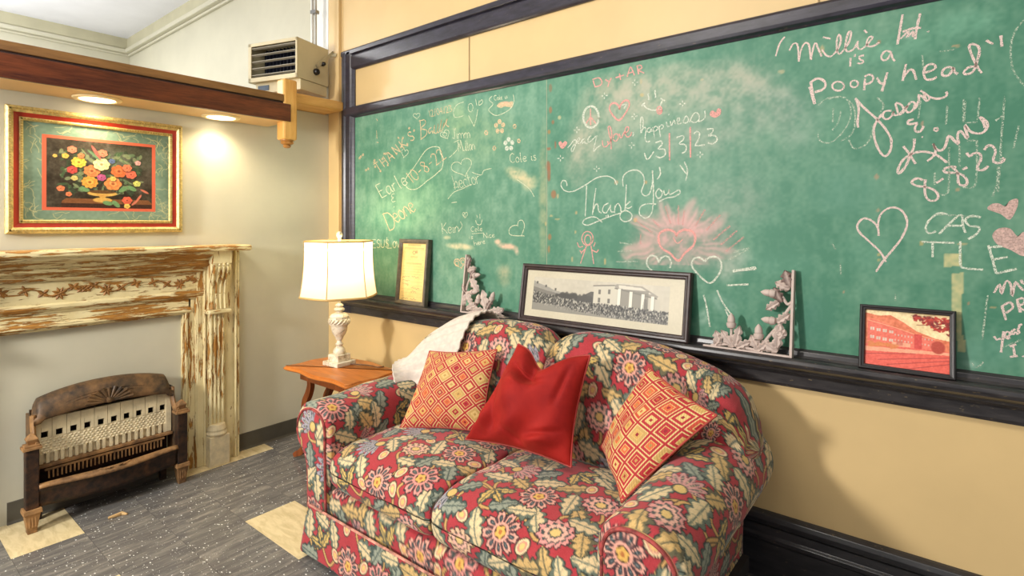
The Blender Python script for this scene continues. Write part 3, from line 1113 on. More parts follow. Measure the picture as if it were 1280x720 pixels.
for k in range(190):                               # foliage
    x, y = pw * (.12 + .76 * rs.rand()), ph * (.12 + .64 * rs.rand())
    pc.ellipse(x, y, 4 + 8 * rs.rand(), 2 + 3 * rs.rand(), [(66, 86, 56), (92, 112, 80), (50, 60, 42), (120, 130, 94)][rs.randint(4)], rs.rand() * 3, .9)
pc.ellipse(pw * .50, ph * .775, 34, 8, (206, 162, 84))
pc.ellipse(pw * .50, ph * .75, 30, 5, (96, 66, 34))
pc.poly([(pw * .44, ph * .79), (pw * .56, ph * .79), (pw * .52, ph * .84), (pw * .48, ph * .84)], (190, 144, 70))
pc.ellipse(pw * .50, ph * .875, 22, 7, (200, 156, 80))
FL = [(.28, .32, 17, (236, 186, 58), 9), (.40, .44, 19, (238, 122, 62), 7), (.49, .33, 20, (244, 226, 150), 7), (.38, .61, 19, (242, 150, 50), 10), (.60, .62, 21, (242, 132, 62), 6),
      (.66, .42, 20, (226, 100, 44), 7), (.49, .53, 11, (180, 72, 122), 6), (.78, .46, 14, (232, 96, 66), 6), (.74, .36, 12, (230, 110, 70), 6), (.84, .60, 10, (206, 206, 96), 5), (.22, .44, 12, (196, 60, 52), 6),
      (.22, .14, 11, (226, 118, 84), 6), (.50, .16, 12, (222, 120, 86), 6), (.16, .24, 8, (238, 180, 70), 5), (.12, .72, 9, (236, 120, 70), 5), (.19, .80, 7, (236, 120, 70), 5), (.74, .87, 13, (222, 84, 54), 6), (.74, .96, 8, (236, 190, 80), 5),
      (.85, .27, 8, (226, 160, 150), 5), (.59, .27, 8, (84, 100, 140), 7), (.07, .25, 5, (240, 190, 80), 5), (.60, .54, 8, (238, 196, 90), 6), (.24, .56, 8, (214, 190, 100), 5), (.30, .22, 8, (228, 116, 66), 5)]
for (fx, fy, R, c, n) in FL:
    x, y = pw * fx, ph * fy
    pc.ellipse(x + 1, y + 2, R * 1.05, R * .95, (40, 34, 26), 0, .6, 3)
    c = tuple(.86 * v + .14 * 150 for v in c)
    pc.flower(x, y, R, n, c, fx * 7, .16, .88)
    pc.flower(x, y, R * .72, n, tuple(v * .86 for v in c), fx * 7 + .5, .25, .88, .75)
    pc.flower(x - 1, y - 1, R * .50, n, tuple(min(255, v * 1.06 + 10) for v in c), fx * 9, .25, .88, .8)
    for q in range(14):
        a_, r_ = rs.rand() * 6.28, R * (.25 + .6 * rs.rand())
        pc.ellipse(x + r_ * math.cos(a_), y + r_ * .88 * math.sin(a_), R * .16, R * .07, tuple(v * (.72 if q % 2 else 1.1) for v in c), a_ + 1.5, .55, 1.5)
    pc.ellipse(x, y, R * .2, R * .18, tuple(v * .65 for v in c))
pc.ellipse(pw * .44, ph * .16, 4, 22, (170, 90, 80), -.5)
pc.ellipse(pw * .42, ph * .2, 3, 20, (96, 124, 90), -.8)
for (fx, fy, a) in ((.92, .72, .5), (.86, .83, -1.0), (.82, .9, -.8)):
    pc.ellipse(pw * fx, ph * fy, 12, 3, (196, 110, 86), a)
for (fx, fy, a) in ((.33, .72, .3), (.70, .70, -.6), (.79, .68, .5), (.55, .92, .2), (.63, .93, .8)):
    pc.ellipse(pw * fx, ph * fy, 12, 6, (104, 140, 92), a)
pc.noise(3, 9, 9)
cv.a[by0:by1, bx0:bx1] = pc.a
e_ = 0.066
picture('print', cv, (0.010, PX0 + e_, PZ1 - e_), (0.010, PX1 - e_, PZ1 - e_), (0.010, PX0 + e_, PZ0 + e_), M_PRINT, t)
MB().box((0.002, PX0 + 0.01, PZ0 + 0.01), (0.008, PX1 - 0.01, PZ1 - 0.01)).build('backing', M_DARK, t)
# ================================================================== chalkboard
CB = thing('chalkboard', 'long green chalkboard in black wooden frame covered in chalk drawings and names', 'chalkboard', (1.9, 0.0, 0.80))
M_BOARD = m_attr('green_slate', 0.5, spec=0.35)
BX0, BXS, BX1, BZ0, BZ1 = 0.290, 1.866, 5.0, 0.938, 2.122


def px_of(X, Z):
    dx, dy = X - CAMX, 0.0 - CAMY
    D = dx * VD[0] + dy * VD[1]
    L = dx * VR[0] + dy * VR[1]
    return 640 + FPX * L / D, HORIZON - FPX * (Z - EYE) / D


# wiped chalk clouds and stains on the slate: (picture x, picture y, rx, ry, angle, colour, strength)
SMUDGE = [
    (900, 110, 90, 42, -0.3, (186, 176, 160), .34), (800, 120, 90, 46, -0.25, (176, 172, 150), .36), (730, 175, 26, 70, 0.25, (180, 170, 146), .26),
    (960, 130, 50, 40, -.4, (196, 180, 172), .24), (880, 170, 80, 30, -0.2, (176, 168, 156), .22), (760, 175, 60, 40, 0, (170, 170, 150), .2),
    (1000, 150, 40, 50, 0, (190, 176, 170), .18), (920, 250, 60, 40, 0, (170, 160, 150), .16), (860, 300, 75, 46, 0, (206, 160, 158), .35),
    (845, 290, 62, 34, 0, (226, 160, 158), .30), (915, 330, 34, 22, -.6, (206, 190, 180), .30), (800, 320, 30, 26, 0.2, (200, 160, 150), .25),
    (1030, 160, 40, 34, 0, (110, 160, 130), .15), (1120, 60, 80, 24, -.2, (120, 178, 150), .22), (1210, 30, 60, 24, -.1, (120, 178, 150), .22), (1060, 240, 60, 40, 0, (70, 130, 112), .2),
    (648, 219, 20, 10, 0.4, (204, 192, 150), .75), (664, 228, 11, 14, 0.9, (204, 192, 150), .5), (630, 120, 9, 0, 0, (0, 0, 0), 0),
    (635, 308, 15, 5, 0.15, (226, 186, 158), .8), (623, 302, 5, 4, 0, (226, 190, 160), .7), (646, 313, 4, 7, -.3, (220, 186, 160), .6), (576, 308, 20, 5, 0.1, (214, 202, 160), .7), (560, 297, 6, 3, 0, (214, 202, 160), .5),
    (631, 344, 12, 17, 0, (200, 178, 140), .32), (631, 130, 9, 3.5, -.1, (236, 170, 140), .9), (571, 145, 24, 30, 0, (176, 196, 140), .2), (520, 250, 60, 60, 0, (150, 200, 140), .12), (600, 170, 60, 50, 0, (150, 170, 120), .15),
    (880, 395, 9, 14, .2, (196, 206, 190), .35), (905, 380, 22, 14, .6, (186, 200, 190), .22), (680, 250, 7, 110, 0, (176, 168, 124), .32), (1135, 45, 7, 6, 0, (200, 190, 190), .3),
    (1235, 440, 60, 34, -.3, (96, 152, 132), .25), (1215, 455, 16, 6, .2, (176, 206, 190), .25), (1020, 400, 30, 40, .2, (60, 118, 104), .2), (1090, 320, 50, 30, .2, (96, 150, 126), .2), (760, 110, 40, 20, -.3, (170, 164, 140), .25), (975, 330, 60, 22, .1, (110, 158, 136), .2),
]
TAPE = [(689, 110, 3, 7, (120, 104, 76)), (689, 138, 3, 6, (150, 96, 62)), (692, 153, 3, 4, (150, 92, 58)), (687, 165, 3, 4, (166, 118, 66)), (695, 181, 2, 8, (146, 88, 60)), (687, 186, 4, 2, (146, 88, 60)), (686, 208, 4, 8, (146, 86, 56)), (687, 222, 3, 6, (140, 90, 60)),
        (693, 243, 5, 6, (156, 96, 60)), (687, 215, 3, 10, (150, 92, 60)), (688, 296, 3, 5, (156, 106, 66)), (687, 311, 2.5, 6, (166, 118, 76)), (700, 147, 3, 3, (196, 186, 140)), (698, 245, 2, 4, (196, 170, 120)), (690, 270, 3, 1.6, (190, 174, 120)), (683, 280, 2, 4, (200, 176, 120)), (697, 274, 5, 1.5, (190, 170, 116)),
        (721, 266, 2, 3, (190, 160, 110)), (720, 290, 1.5, 3, (190, 170, 120)), (757, 327, 2, 5, (196, 170, 110)), (716, 324, 1.6, 4, (190, 170, 120)), (771, 228, 3, 3, (190, 160, 120)), (808, 228, 3, 3, (190, 150, 96)), (795, 275, 3, 3, (210, 160, 110)),
        (802, 102, 2.2, 4, (190, 176, 140)), (803, 119, 3, 2.6, (196, 176, 120)), (878, 100, 2.5, 1.6, (196, 180, 140)), (1099, 53, 3, 4, (160, 120, 90)), (1028, 62, 3, 6, (186, 166, 120)), (1195, 58, 8, 1.8, (186, 150, 110)), (1153, 155, 3, 4.5, (176, 140, 116)), (1096, 221, 3, 4, (170, 142, 116)), (1197, 237, 4, 2.6, (176, 150, 116)),
        (1152, 304, 3, 3.5, (176, 160, 100)), (1203, 305, 8, 2, (188, 170, 120)), (1098, 263, 3, 3, (176, 150, 120)), (1099, 318, 2.4, 2, (186, 170, 110)), (1099, 325, 2, 2, (186, 170, 110)), (1055, 365, 2.4, 2, (170, 140, 110)), (1211, 379, 3, 2.4, (170, 130, 100)), (1241, 384, 6, 1.6, (176, 156, 110)), (977, 90, 6, 3, (170, 166, 130))]


def board_panel(name, x0, x1, cell, seed):
    nx, nz = int((x1 - x0) / cell) + 1, int((BZ1 - BZ0) / cell) + 1
    X, Z = np.meshgrid(np.linspace(x0, x1, nx), np.linspace(BZ0, BZ1, nz))
    PX, PY = px_of(X, Z)
    n1, n2, n3 = vnoise(nz, nx, 40, seed), vnoise(nz, nx, 9, seed + 1), vnoise(nz, nx, 2, seed + 2)
    st = vnoise(nz, nx * 4, 14, seed + 3)[:, ::4]
    dust_and_glow = np.clip(0.12 + 0.22 * (n1 - 0.5) + 0.16 * (n2 - 0.5) + 0.14 * (n3 - .5) + 0.14 * (st - .5), 0, 1)
    C = np.ones(X.shape + (3,)) * np.array((68, 124, 99.0))
    dust_and_glow = np.clip(dust_and_glow + 0.13 * np.clip((700 - PX) / 60, 0, 1) * (0.7 + 0.6 * n2), 0, 1)  # left panel paler: warm lamp glow painted in on top of the chalk dust
    C = C + dust_and_glow[..., None] * (np.array((190, 206, 180.0)) - C)
    for (cx, cy, rx, ry, a, col, s) in SMUDGE:
        if s == 0:
            continue
        c_, s_ = math.cos(a), math.sin(a)
        dx, dy = PX - cx, PY - cy
        u, v = (dx * c_ + dy * s_) / rx, (-dx * s_ + dy * c_) / ry
        m = np.clip(1.5 * (1 - np.sqrt(u * u + v * v)), 0, 1)
        m = m * (s * 1.45) * np.clip(0.45 + 0.9 * n2 + 0.5 * (n3 - .5), 0, 1.2)
        m = np.clip(m, 0, .95)[..., None]
        C = C * (1 - m) + np.array(col, float) * m
    # big wiped swirl
    er = np.hypot((PX - 885) / 178, (PY - 205) / 132)
    ang_ = np.arctan2((PY - 205) / 132, (PX - 885) / 178)
    m = np.clip((1 - er) * 14, 0, 1) * np.clip((250 - PY) / 60, 0, 1) * np.clip((1000 - PX) / 60, 0, 1) * (0.12 + 0.34 * np.clip(er, 0, 1) ** 3) * (0.55 + 0.5 * n2 + 0.25 * np.sin(er * 46 + 3 * n1 + ang_) + .3 * (n3 - .5))
    m = np.clip(m, 0, .6)[..., None]
    C = C * (1 - m) + np.array((196, 180, 160.0)) * m
    # streaky pink fan of chalk around the big heart
    dx, dy = PX - 848, PY - 305
    r = np.hypot(dx / 1.0, dy / .82)
    th = np.arctan2(dy, dx)
    rayn = 0.5 + 0.5 * np.sin(th * 31 + 6 * n2 + 2 * np.sin(th * 7))
    fan = np.clip((r - 22) / 14, 0, 1) * np.clip((58 + 16 * np.sin(th * 9) + 10 * n2 - r) / 12, 0, 1) * (dy < 26) * (0.25 + 0.5 * rayn)
    m = np.clip(fan * 0.80, 0, .85)[..., None]
    C = C * (1 - m) + np.array((214, 164, 160.0)) * m
    for (cx, cy, rx, ry, col) in TAPE:
        u, v = (PX - cx) / (rx * .8), (PY - cy) / (ry * .9)
        m = np.clip((1.05 - np.maximum(np.hypot(u, v), 0) + 0.5 * (n2 - .5)) * 2.2, 0, .80)[..., None]
        C = C * (1 - m) + (np.array(col, float) * .85 + np.array((130, 130, 100.0)) * .15) * m
    # left-over strip of masking tape
    for (x0_, x1_, y0_, y1_) in ((1191, 1203, 341, 425), (1180, 1203, 317, 333), (1196, 1205, 424, 440)):
        m = ((PX > x0_ + 2 * (n2 - .5)) & (PX < x1_ + 2 * (n2 - .5)) & (PY > y0_) & (PY < y1_)) * (0.55 + 0.35 * n3)
        C = C * (1 - m[..., None]) + np.array((206, 194, 140.0)) * m[..., None]
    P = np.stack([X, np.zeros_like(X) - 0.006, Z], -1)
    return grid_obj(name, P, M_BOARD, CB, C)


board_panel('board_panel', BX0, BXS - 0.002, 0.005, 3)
board_panel('board_panel', BXS + 0.002, BX1, 0.0048, 11)
MB().box((BX0, -0.0055, BZ0), (BX1, -0.0005, BZ1)).build('backing_board', m_plain('board_joint', (150, 158, 130), 0.6), CB)

fm = MB()
extrude_x(fm, [(0, 2.115), (-0.010, 2.115), (-0.016, 2.122), (-0.030, 2.128), (-0.034, 2.140), (-0.034, 2.178), (-0.026, 2.188), (-0.014, 2.194), (0, 2.196)], 0.20, 7.0)
fm.build('top_rail', M_BLACK, CB, bevel=0.002)
st = MB()
prof = [(0.170, 0), (0.170, -0.030), (0.200, -0.036), (0.214, -0.026), (0.224, -0.030), (0.262, -0.030), (0.272, -0.020), (0.292, -0.010), (0.292, 0)]
st.prism(prof, lambda x, y: (x, y, 0.80), lambda x, y: (x, y, 2.565))
st.build('end_stile', M_BLACK, CB, bevel=0.002)
M_RAIL = m_black_trim('chalk_rail_black', (32, 30, 34), (66, 62, 62), 0.55)
rl = MB()
extrude_x(rl, [(0, 0.800), (-0.020, 0.800), (-0.026, 0.812), (-0.026, 0.846), (-0.036, 0.856), (-0.052, 0.862), (-0.058, 0.874), (-0.078, 0.880), (-0.092, 0.890), (-0.098, 0.902), (-0.096, 0.914), (-0.086, 0.920), (-0.030, 0.914), (-0.022, 0.922), (-0.018, 0.936), (-0.006, 0.944), (0, 0.944)], 0.165, 7.0)
rl.build('chalk_rail', M_RAIL, CB, bevel=0.002)

# ------------------------------------------------------------------ chalk writing
FONT = {
    'A': (.7, [[(0, 0), (.35, 1), (.7, 0)], [(.12, .38), (.58, .38)]]), 'B': (.6, [[(0, 0), (0, 1)], [(0, 1), (.45, .95), (.45, .6), (0, .52)], [(0, .52), (.6, .45), (.55, .05), (0, 0)]]),
    'C': (.6, [[(.6, .85), (.35, 1), (.05, .75), (.0, .3), (.3, 0), (.6, .12)]]), 'D': (.65, [[(0, 0), (0, 1)], [(-.05, 1), (.4, .95), (.65, .5), (.4, .05), (0, 0)]]),
    'E': (.5, [[(.5, 1), (0, 1)], [(0, 1), (0, 0)], [(0, 0), (.5, 0)], [(0, .5), (.4, .5)]]), 'H': (.6, [[(0, 0), (0, 1)], [(.6, 0), (.6, 1)], [(0, .5), (.6, .5)]]),
    'I': (.3, [[(.15, 0), (.15, 1)], [(0, 1), (.3, 1)], [(0, 0), (.3, 0)]]), 'J': (.5, [[(.1, 1), (.5, 1)], [(.32, 1), (.32, .2), (.2, 0), (0, .15)]]), 'K': (.6, [[(0, 0), (0, 1)], [(.55, 1), (0, .45)], [(.1, .52), (.6, 0)]]),
    'L': (.5, [[(0, 1), (0, 0)], [(0, 0), (.5, 0)]]), 'M': (.8, [[(0, 0), (.08, 1)], [(.08, 1), (.4, .3)], [(.4, .3), (.7, 1)], [(.7, 1), (.8, 0)]]), 'N': (.6, [[(0, 0), (0, 1)], [(0, 1), (.6, 0)], [(.6, 0), (.6, 1)]]),
    'O': (.6, [[(.3, 1), (.02, .7), (.05, .2), (.3, 0), (.57, .3), (.55, .75), (.3, 1)]]), 'P': (.55, [[(0, 0), (0, 1)], [(0, 1), (.45, .95), (.5, .65), (.3, .5), (0, .48)]]), 'R': (.6, [[(0, 0), (0, 1)], [(0, 1), (.45, .95), (.5, .65), (.3, .5), (0, .48)], [(.15, .48), (.6, 0)]]),
    'S': (.55, [[(.55, .85), (.3, 1), (.05, .8), (.15, .58), (.45, .42), (.52, .18), (.28, 0), (0, .12)]]), 'T': (.6, [[(0, 1), (.6, 1)], [(.3, 1), (.3, 0)]]), 'U': (.55, [[(0, 1), (0, .25), (.25, 0), (.5, .2), (.55, 1)]]), 'V': (.6, [[(0, 1), (.3, 0)], [(.3, 0), (.6, 1)]]), 'Y': (.6, [[(0, 1), (.3, .5)], [(.6, 1), (.3, .5), (.2, 0)]]),
    'a': (.5, [[(.45, .5), (.2, .55), (.0, .3), (.1, 0), (.35, .1), (.45, .5), (.45, .12), (.55, 0)]]), 'c': (.45, [[(.42, .45), (.2, .55), (0, .25), (.2, 0), (.45, .1)]]), 'e': (.45, [[(0, .28), (.4, .32), (.35, .52), (.12, .52), (0, .25), (.15, 0), (.45, .1)]]),
    'h': (.5, [[(0, 1), (0, 0)], [(0, .3), (.25, .55), (.42, .4), (.45, 0)]]), 'i': (.15, [[(.05, .5), (.05, .05), (.15, 0)], [(.05, .72), (.06, .75)]]), 'l': (.2, [[(.05, 1), (.05, .05), (.18, 0)]]), 'm': (.8, [[(0, .5), (0, 0)], [(0, .3), (.2, .55), (.36, .35), (.38, 0)], [(.38, .3), (.58, .55), (.74, .35), (.78, 0)]]),
    'n': (.5, [[(0, .5), (0, 0)], [(0, .3), (.22, .55), (.42, .38), (.45, 0)]]), 'o': (.5, [[(.25, .55), (.02, .35), (.1, .03), (.35, .03), (.48, .3), (.25, .55)]]), 'r': (.38, [[(0, .5), (0, 0)], [(0, .3), (.15, .5), (.36, .5)]]), 's': (.4, [[(.38, .48), (.15, .55), (.05, .4), (.35, .2), (.28, .02), (0, .06)]]),
    't': (.35, [[(.15, .9), (.15, .1), (.32, 0)], [(0, .6), (.32, .6)]]), 'u': (.5, [[(0, .5), (.02, .12), (.2, 0), (.42, .2), (.44, .5), (.45, .1), (.55, 0)]]), 'v': (.45, [[(0, .5), (.2, 0)], [(.2, 0), (.45, .5)]]), 'x': (.45, [[(0, .5), (.42, 0)], [(.42, .5), (0, 0)]]), 'y': (.5, [[(0, .5), (.22, .1)], [(.45, .55), (.22, .1), (.05, -.4)]]),
    '0': (.5, [[(.25, 1), (.0, .6), (.05, .15), (.25, 0), (.48, .3), (.45, .8), (.25, 1)]]), '1': (.2, [[(.1, 1), (.1, 0)]]), '2': (.5, [[(.02, .8), (.2, 1), (.45, .85), (.35, .5), (0, 0)], [(0, 0), (.5, .02)]]), '3': (.5, [[(.02, .95), (.42, 1), (.42, .75), (.15, .55), (.45, .45), (.45, .1), (.2, 0), (0, .1)]]),
    '4': (.5, [[(.35, 0), (.38, 1)], [(.38, 1), (0, .4)], [(0, .4), (.5, .4)]]), '5': (.5, [[(.45, 1), (.05, 1)], [(.05, 1), (.03, .58), (.4, .55), (.45, .15), (.2, 0), (0, .08)]]), '8': (.5, [[(.4, .85), (.2, 1), (.05, .8), (.4, .4), (.4, .1), (.2, 0), (.03, .2), (.2, .5), (.42, .75), (.4, .85)]]),
    '-': (.4, [[(.05, .45), (.35, .48)]]), '.': (.15, [[(.05, .02), (.08, .05)]]), '/': (.35, [[(0, -.05), (.35, 1.05)]]), '+': (.5, [[(.25, .2), (.25, .8)], [(0, .5), (.5, .5)]]), ')': (.3, [[(0, 1), (.28, .6), (.05, -.05)]]), '(': (.3, [[(.28, 1), (0, .6), (.22, -.05)]]), '&': (.45, [[(.4, .9), (.1, .95), (.05, .7), (.3, .55), (.0, .45), (.05, .1), (.4, .1)]]), "'": (.15, [[(.05, 1), (.03, .8)]]),
}


def chalk_mat(name, c, cover):
    t = NT(name)
    t.finish(c, 0.9, 0, 0.1)
    f = t.noise(t.coords(), 330, 3, 0.7)
    a = t.math('MULTIPLY', t.ramp(f, [(0.60 - cover * 0.35, (0, 0, 0)), (0.74 - cover * 0.35, (255, 255, 255))]), 0.88)
    tr_ = t.n('ShaderNodeBsdfTransparent')
    mx = t.n('ShaderNodeMixShader')
    t.link(a, mx.inputs[0])
    t.link(tr_.outputs[0], mx.inputs[1])
    t.link(t.bsdf.outputs[0], mx.inputs[2])
    t.link(mx.outputs[0], t.out.inputs['Surface'])
    return t.m


M_CH_W = chalk_mat('chalk_white', (228, 232, 214), 0.62)
M_CH_P = chalk_mat('chalk_pale_pink', (238, 212, 204), 0.72)
M_CH_R = chalk_mat('chalk_pink', (236, 170, 162), 0.72)
M_CH_O = chalk_mat('chalk_peach', (236, 204, 164), 0.6)
M_CH_F = chalk_mat('chalk_faint', (206, 218, 196), 0.40)

crnd = random.Random(21)


class Chalk:
    """one inscription: strokes in picture points of a crop, laid onto the board plane"""
    def __init__(self, ox=0.0, oy=0.0, sc=1.0):
        self.o = (ox, oy, sc)
        self.mb = MB()
        self.k = 0
        self.parts = []

    def pt(self, p):
        ox, oy, sc = self.o
        q = on_y(ox + p[0] / sc, oy + p[1] / sc, -0.006)
        return (q.x, q.z)

    def stroke(self, pts, w=0.0065, smooth=True, raw=False):
        P = [self.pt(p) for p in pts] if not raw else pts
        if smooth and len(P) > 2:
            P = catmull(P, 7)
        P = np.array(P, float)
        w = w * (0.92 if w < 0.0066 else 0.80)
        L = np.sum(np.linalg.norm(np.diff(P, axis=0), axis=1))
        n = max(3, int(L / 0.006))
        P = resample(P, n)
        T = np.gradient(P, axis=0)
        T /= np.maximum(np.linalg.norm(T, axis=1, keepdims=True), 1e-9)
        N = np.stack([-T[:, 1], T[:, 0]], 1)
        ww = w / 2 * np.array([0.8 + 0.4 * crnd.random() for _ in range(n)])
        self.k += 1
        y = -0.0065 - 0.00004 * (self.k % 40)
        a, b = P + N * ww[:, None], P - N * ww[:, None]
        vs = [(p[0], y, p[1]) for p in a] + [(p[0], y, p[1]) for p in b]
        v0, f0 = len(self.mb.v), len(self.mb.f)
        self.mb.add(vs, [(i, i + 1, n + i + 1, n + i) for i in range(n - 1)])
        self.parts.append((v0, len(self.mb.v), f0, len(self.mb.f)))
        return self

    def many(self, strokes, w=0.0065):
        for s in strokes:
            self.stroke(s, w)
        return self

    def oval(self, cx, cy, rx, ry, w=0.0065, a0=0.0, a1=6.5):
        return self.stroke([(cx + rx * math.cos(a), cy + ry * math.sin(a)) for a in np.linspace(a0, a1, 22)], w)

    def fill(self, pts):
        P = catmull([self.pt(p) for p in pts], 5, closed=True)
        self.k += 1
        y = -0.0065 - 0.00004 * (self.k % 40)
        c = P.mean(0)
        n = len(P)
        v0, f0 = len(self.mb.v), len(self.mb.f)
        self.mb.add([(p[0], y, p[1]) for p in P] + [(c[0], y, c[1])], [(i, (i + 1) % n, n) for i in range(n)])
        self.parts.append((v0, len(self.mb.v), f0, len(self.mb.f)))
        return self

    def text(self, s, x, y, h, ang=0.0, w=0.006, gap=0.22, wide=1.0, slant=0.0):
        """s on a baseline starting at crop point (x, y), cap height h (crop px), rising by ang degrees"""
        ca, sa = math.cos(math.radians(ang)), math.sin(math.radians(ang))
        cx = 0.0
        for ch in s:
            if ch == ' ':
                cx += 0.5
                continue
            wd, sts = FONT[ch]
            for st_ in sts:
                pts = []
                for (u, v) in st_:
                    X, Y = (cx + u + slant * v) * h * wide, v * h
                    pts.append((x + X * ca - Y * sa * 1.0, y - X * sa - Y * ca))
                self.stroke(pts, w)
            cx += wd + gap
        return self

    def heart(self, cx, cy, w_, h_, w=0.006, rot=0.0):
        pts = []
        for a in np.linspace(0.0, 2 * math.pi, 30):
            X = 16 * math.sin(a) ** 3 / 16
            Y = -(13 * math.cos(a) - 5 * math.cos(2 * a) - 2 * math.cos(3 * a) - math.cos(4 * a)) / 15
            X, Y = X * w_ / 2, Y * h_ / 2
            pts.append((cx + X * math.cos(rot) - Y * math.sin(rot), cy + X * math.sin(rot) + Y * math.cos(rot)))
        return self.stroke(pts, w)

    def sparkle(self, cx, cy, r=18):
        for (dx, dy) in ((0, -1), (0, 1), (-1, .1), (1, -.1)):
            self.stroke([(cx + dx * r * .35, cy + dy * r * .35), (cx + dx * r, cy + dy * r)], 0.005)
        return self

    def done(self, name, m, parent=None):
        # one part for each word or drawing: strokes closer than a couple of centimetres belong together
        me, comp, n = self.mb, [], len(self.mb.v)
        boxes = []
        for (v0, v1, f0, f1) in self.parts:
            xs_ = [p[0] for p in me.v[v0:v1]]
            zs_ = [p[2] for p in me.v[v0:v1]]
            boxes.append([min(xs_), max(xs_), min(zs_), max(zs_)])
        gid = list(range(len(boxes)))

        def root(i):
            while gid[i] != i:
                i = gid[i]
            return i
        g_ = 0.012
        for i in range(len(boxes)):
            for j in range(i):
                a, b = boxes[i], boxes[j]
                if a[0] - g_ < b[1] and b[0] - g_ < a[1] and a[2] - g_ < b[3] and b[2] - g_ < a[3]:
                    gid[root(i)] = root(j)
        for r in sorted(set(root(i) for i in range(len(boxes)))):
            mb = MB()
            for i, (v0, v1, f0, f1) in enumerate(self.parts):
                if root(i) == r:
                    mb.add(me.v[v0:v1], [tuple(k - v0 for k in f) for f in me.f[f0:f1]])
            mb.build(name, m, parent or CB)


A = (950, 0, 3.870)
c = Chalk(*A)
c.many([[(120, 178), (95, 212), (76, 272)], [(142, 245), (160, 213), (180, 213), (186, 258), (188, 298)], [(188, 298), (196, 250), (215, 210), (235, 213), (242, 252), (246, 290)], [(246, 290), (256, 240), (268, 206), (280, 232), (298, 273)],
        [(300, 240), (312, 258), (324, 270), (345, 272), (375, 240), (391, 200), (386, 168), (375, 180), (371, 228), (382, 262), (405, 242), (432, 200), (441, 158), (431, 152), (418, 190), (413, 230), (424, 250), (452, 238), (472, 205)],
        [(474, 198), (471, 225), (485, 240), (512, 222), (535, 196), (546, 180), (530, 178), (517, 200), (520, 222), (545, 224), (578, 205)], [(305, 180), (342, 188)], [(504, 146), (518, 160)]], 0.0075)
c.many([[(690, 70), (678, 140), (665, 215)], [(775, 65), (762, 120), (750, 190)], [(690, 155), (735, 138), (780, 134)]], 0.009)
c.many([[(680, 188), (720, 150), (710, 182), (745, 148), (735, 180), (752, 160)]], 0.006).oval(815, 153, 3, 3)
c.many([[(438, 280), (437, 322)], [(460, 262), (458, 275)], [(503, 268), (480, 274), (484, 288), (502, 296), (490, 308), (470, 305)], [(637, 255), (610, 246), (588, 268), (592, 290), (615, 288), (636, 256), (640, 280), (653, 296)]], 0.0075)
c.done('chalk_name_message', M_CH_P)
c = Chalk(*A)
c.many([[(245, 395), (255, 450), (266, 503)], [(240, 420), (262, 500)], [(243, 400), (275, 380), (305, 388), (318, 410), (302, 434), (265, 445)]], 0.010)
c.oval(378, 417, 29, 22, .0075).oval(456, 406, 19, 17, .0075)
c.many([[(508, 380), (504, 436)], [(506, 372), (530, 360), (549, 376), (535, 400), (508, 408)], [(565, 375), (580, 400), (596, 405)], [(616, 350), (602, 400), (590, 442)], [(706, 310), (698, 350), (690, 392)], [(692, 378), (720, 340), (740, 340), (750, 365), (756, 386)],
        [(795, 352), (830, 342), (851, 325), (835, 310), (806, 318), (792, 352), (802, 382), (830, 385), (856, 372)], [(936, 330), (905, 325), (882, 345), (885, 366), (912, 364), (932, 338), (937, 322), (940, 348), (957, 358)],
        [(1045, 322), (1010, 326), (985, 350), (1000, 360), (1032, 344), (1052, 290), (1062, 245), (1050, 220), (1020, 214), (1012, 230), (1030, 280), (1055, 330), (1073, 353)], [(1095, 195), (1110, 205), (1128, 213)], [(1165, 172), (1170, 226)]], 0.0085)
c.done('chalk_name_message', M_CH_P)
B = (1040, 120, 5.333)
c = Chalk(*B)
c.many([[(155, 15), (210, 75), (300, 155), (360, 225), (394, 290), (390, 360), (355, 402), (320, 372), (288, 300), (278, 220), (302, 162), (335, 120)], [(158, 20), (178, 80), (170, 180), (176, 210)]], 0.009)
c.many([[(396, 98), (352, 103), (338, 135), (362, 156), (394, 138), (412, 100), (408, 122), (440, 126), (428, 70), (424, 46), (458, 56), (476, 80), (476, 108), (448, 126)],
        [(448, 126), (505, 62), (490, 92), (512, 110), (545, 86), (552, 46), (526, 40), (508, 62)], [(548, 60), (556, 82), (580, 22), (574, -6), (604, 6), (632, 36), (650, 10), (612, -22), (590, -36)], [(632, 36), (612, -20), (640, 0), (690, 18), (740, 12), (768, -8), (760, -28)]], 0.0078)
c.done('chalk_name_message', M_CH_P)
c = Chalk(*B)
c.many([[(545, 155), (510, 165), (505, 185), (540, 186), (572, 178), (555, 205), (556, 235), (590, 236), (610, 200)], [(475, 335), (515, 385), (557, 452)], [(550, 285), (545, 340), (520, 400), (490, 470), (445, 518), (440, 490), (470, 430), (520, 392), (580, 372), (640, 375), (700, 395), (768, 445)],
        [(635, 435), (680, 397), (690, 360), (672, 315), (692, 352), (722, 364), (750, 345), (766, 300), (776, 266), (795, 275), (815, 298), (846, 322), (836, 270), (852, 232), (880, 258), (906, 285), (892, 225), (885, 190), (920, 235), (970, 250), (1012, 240), (1036, 200), (1024, 165), (985, 140)], [(985, 140), (1008, 175), (1020, 212)]], 0.0088)
c.oval(693, 223, 14, 13).oval(602, 274, 4, 3)
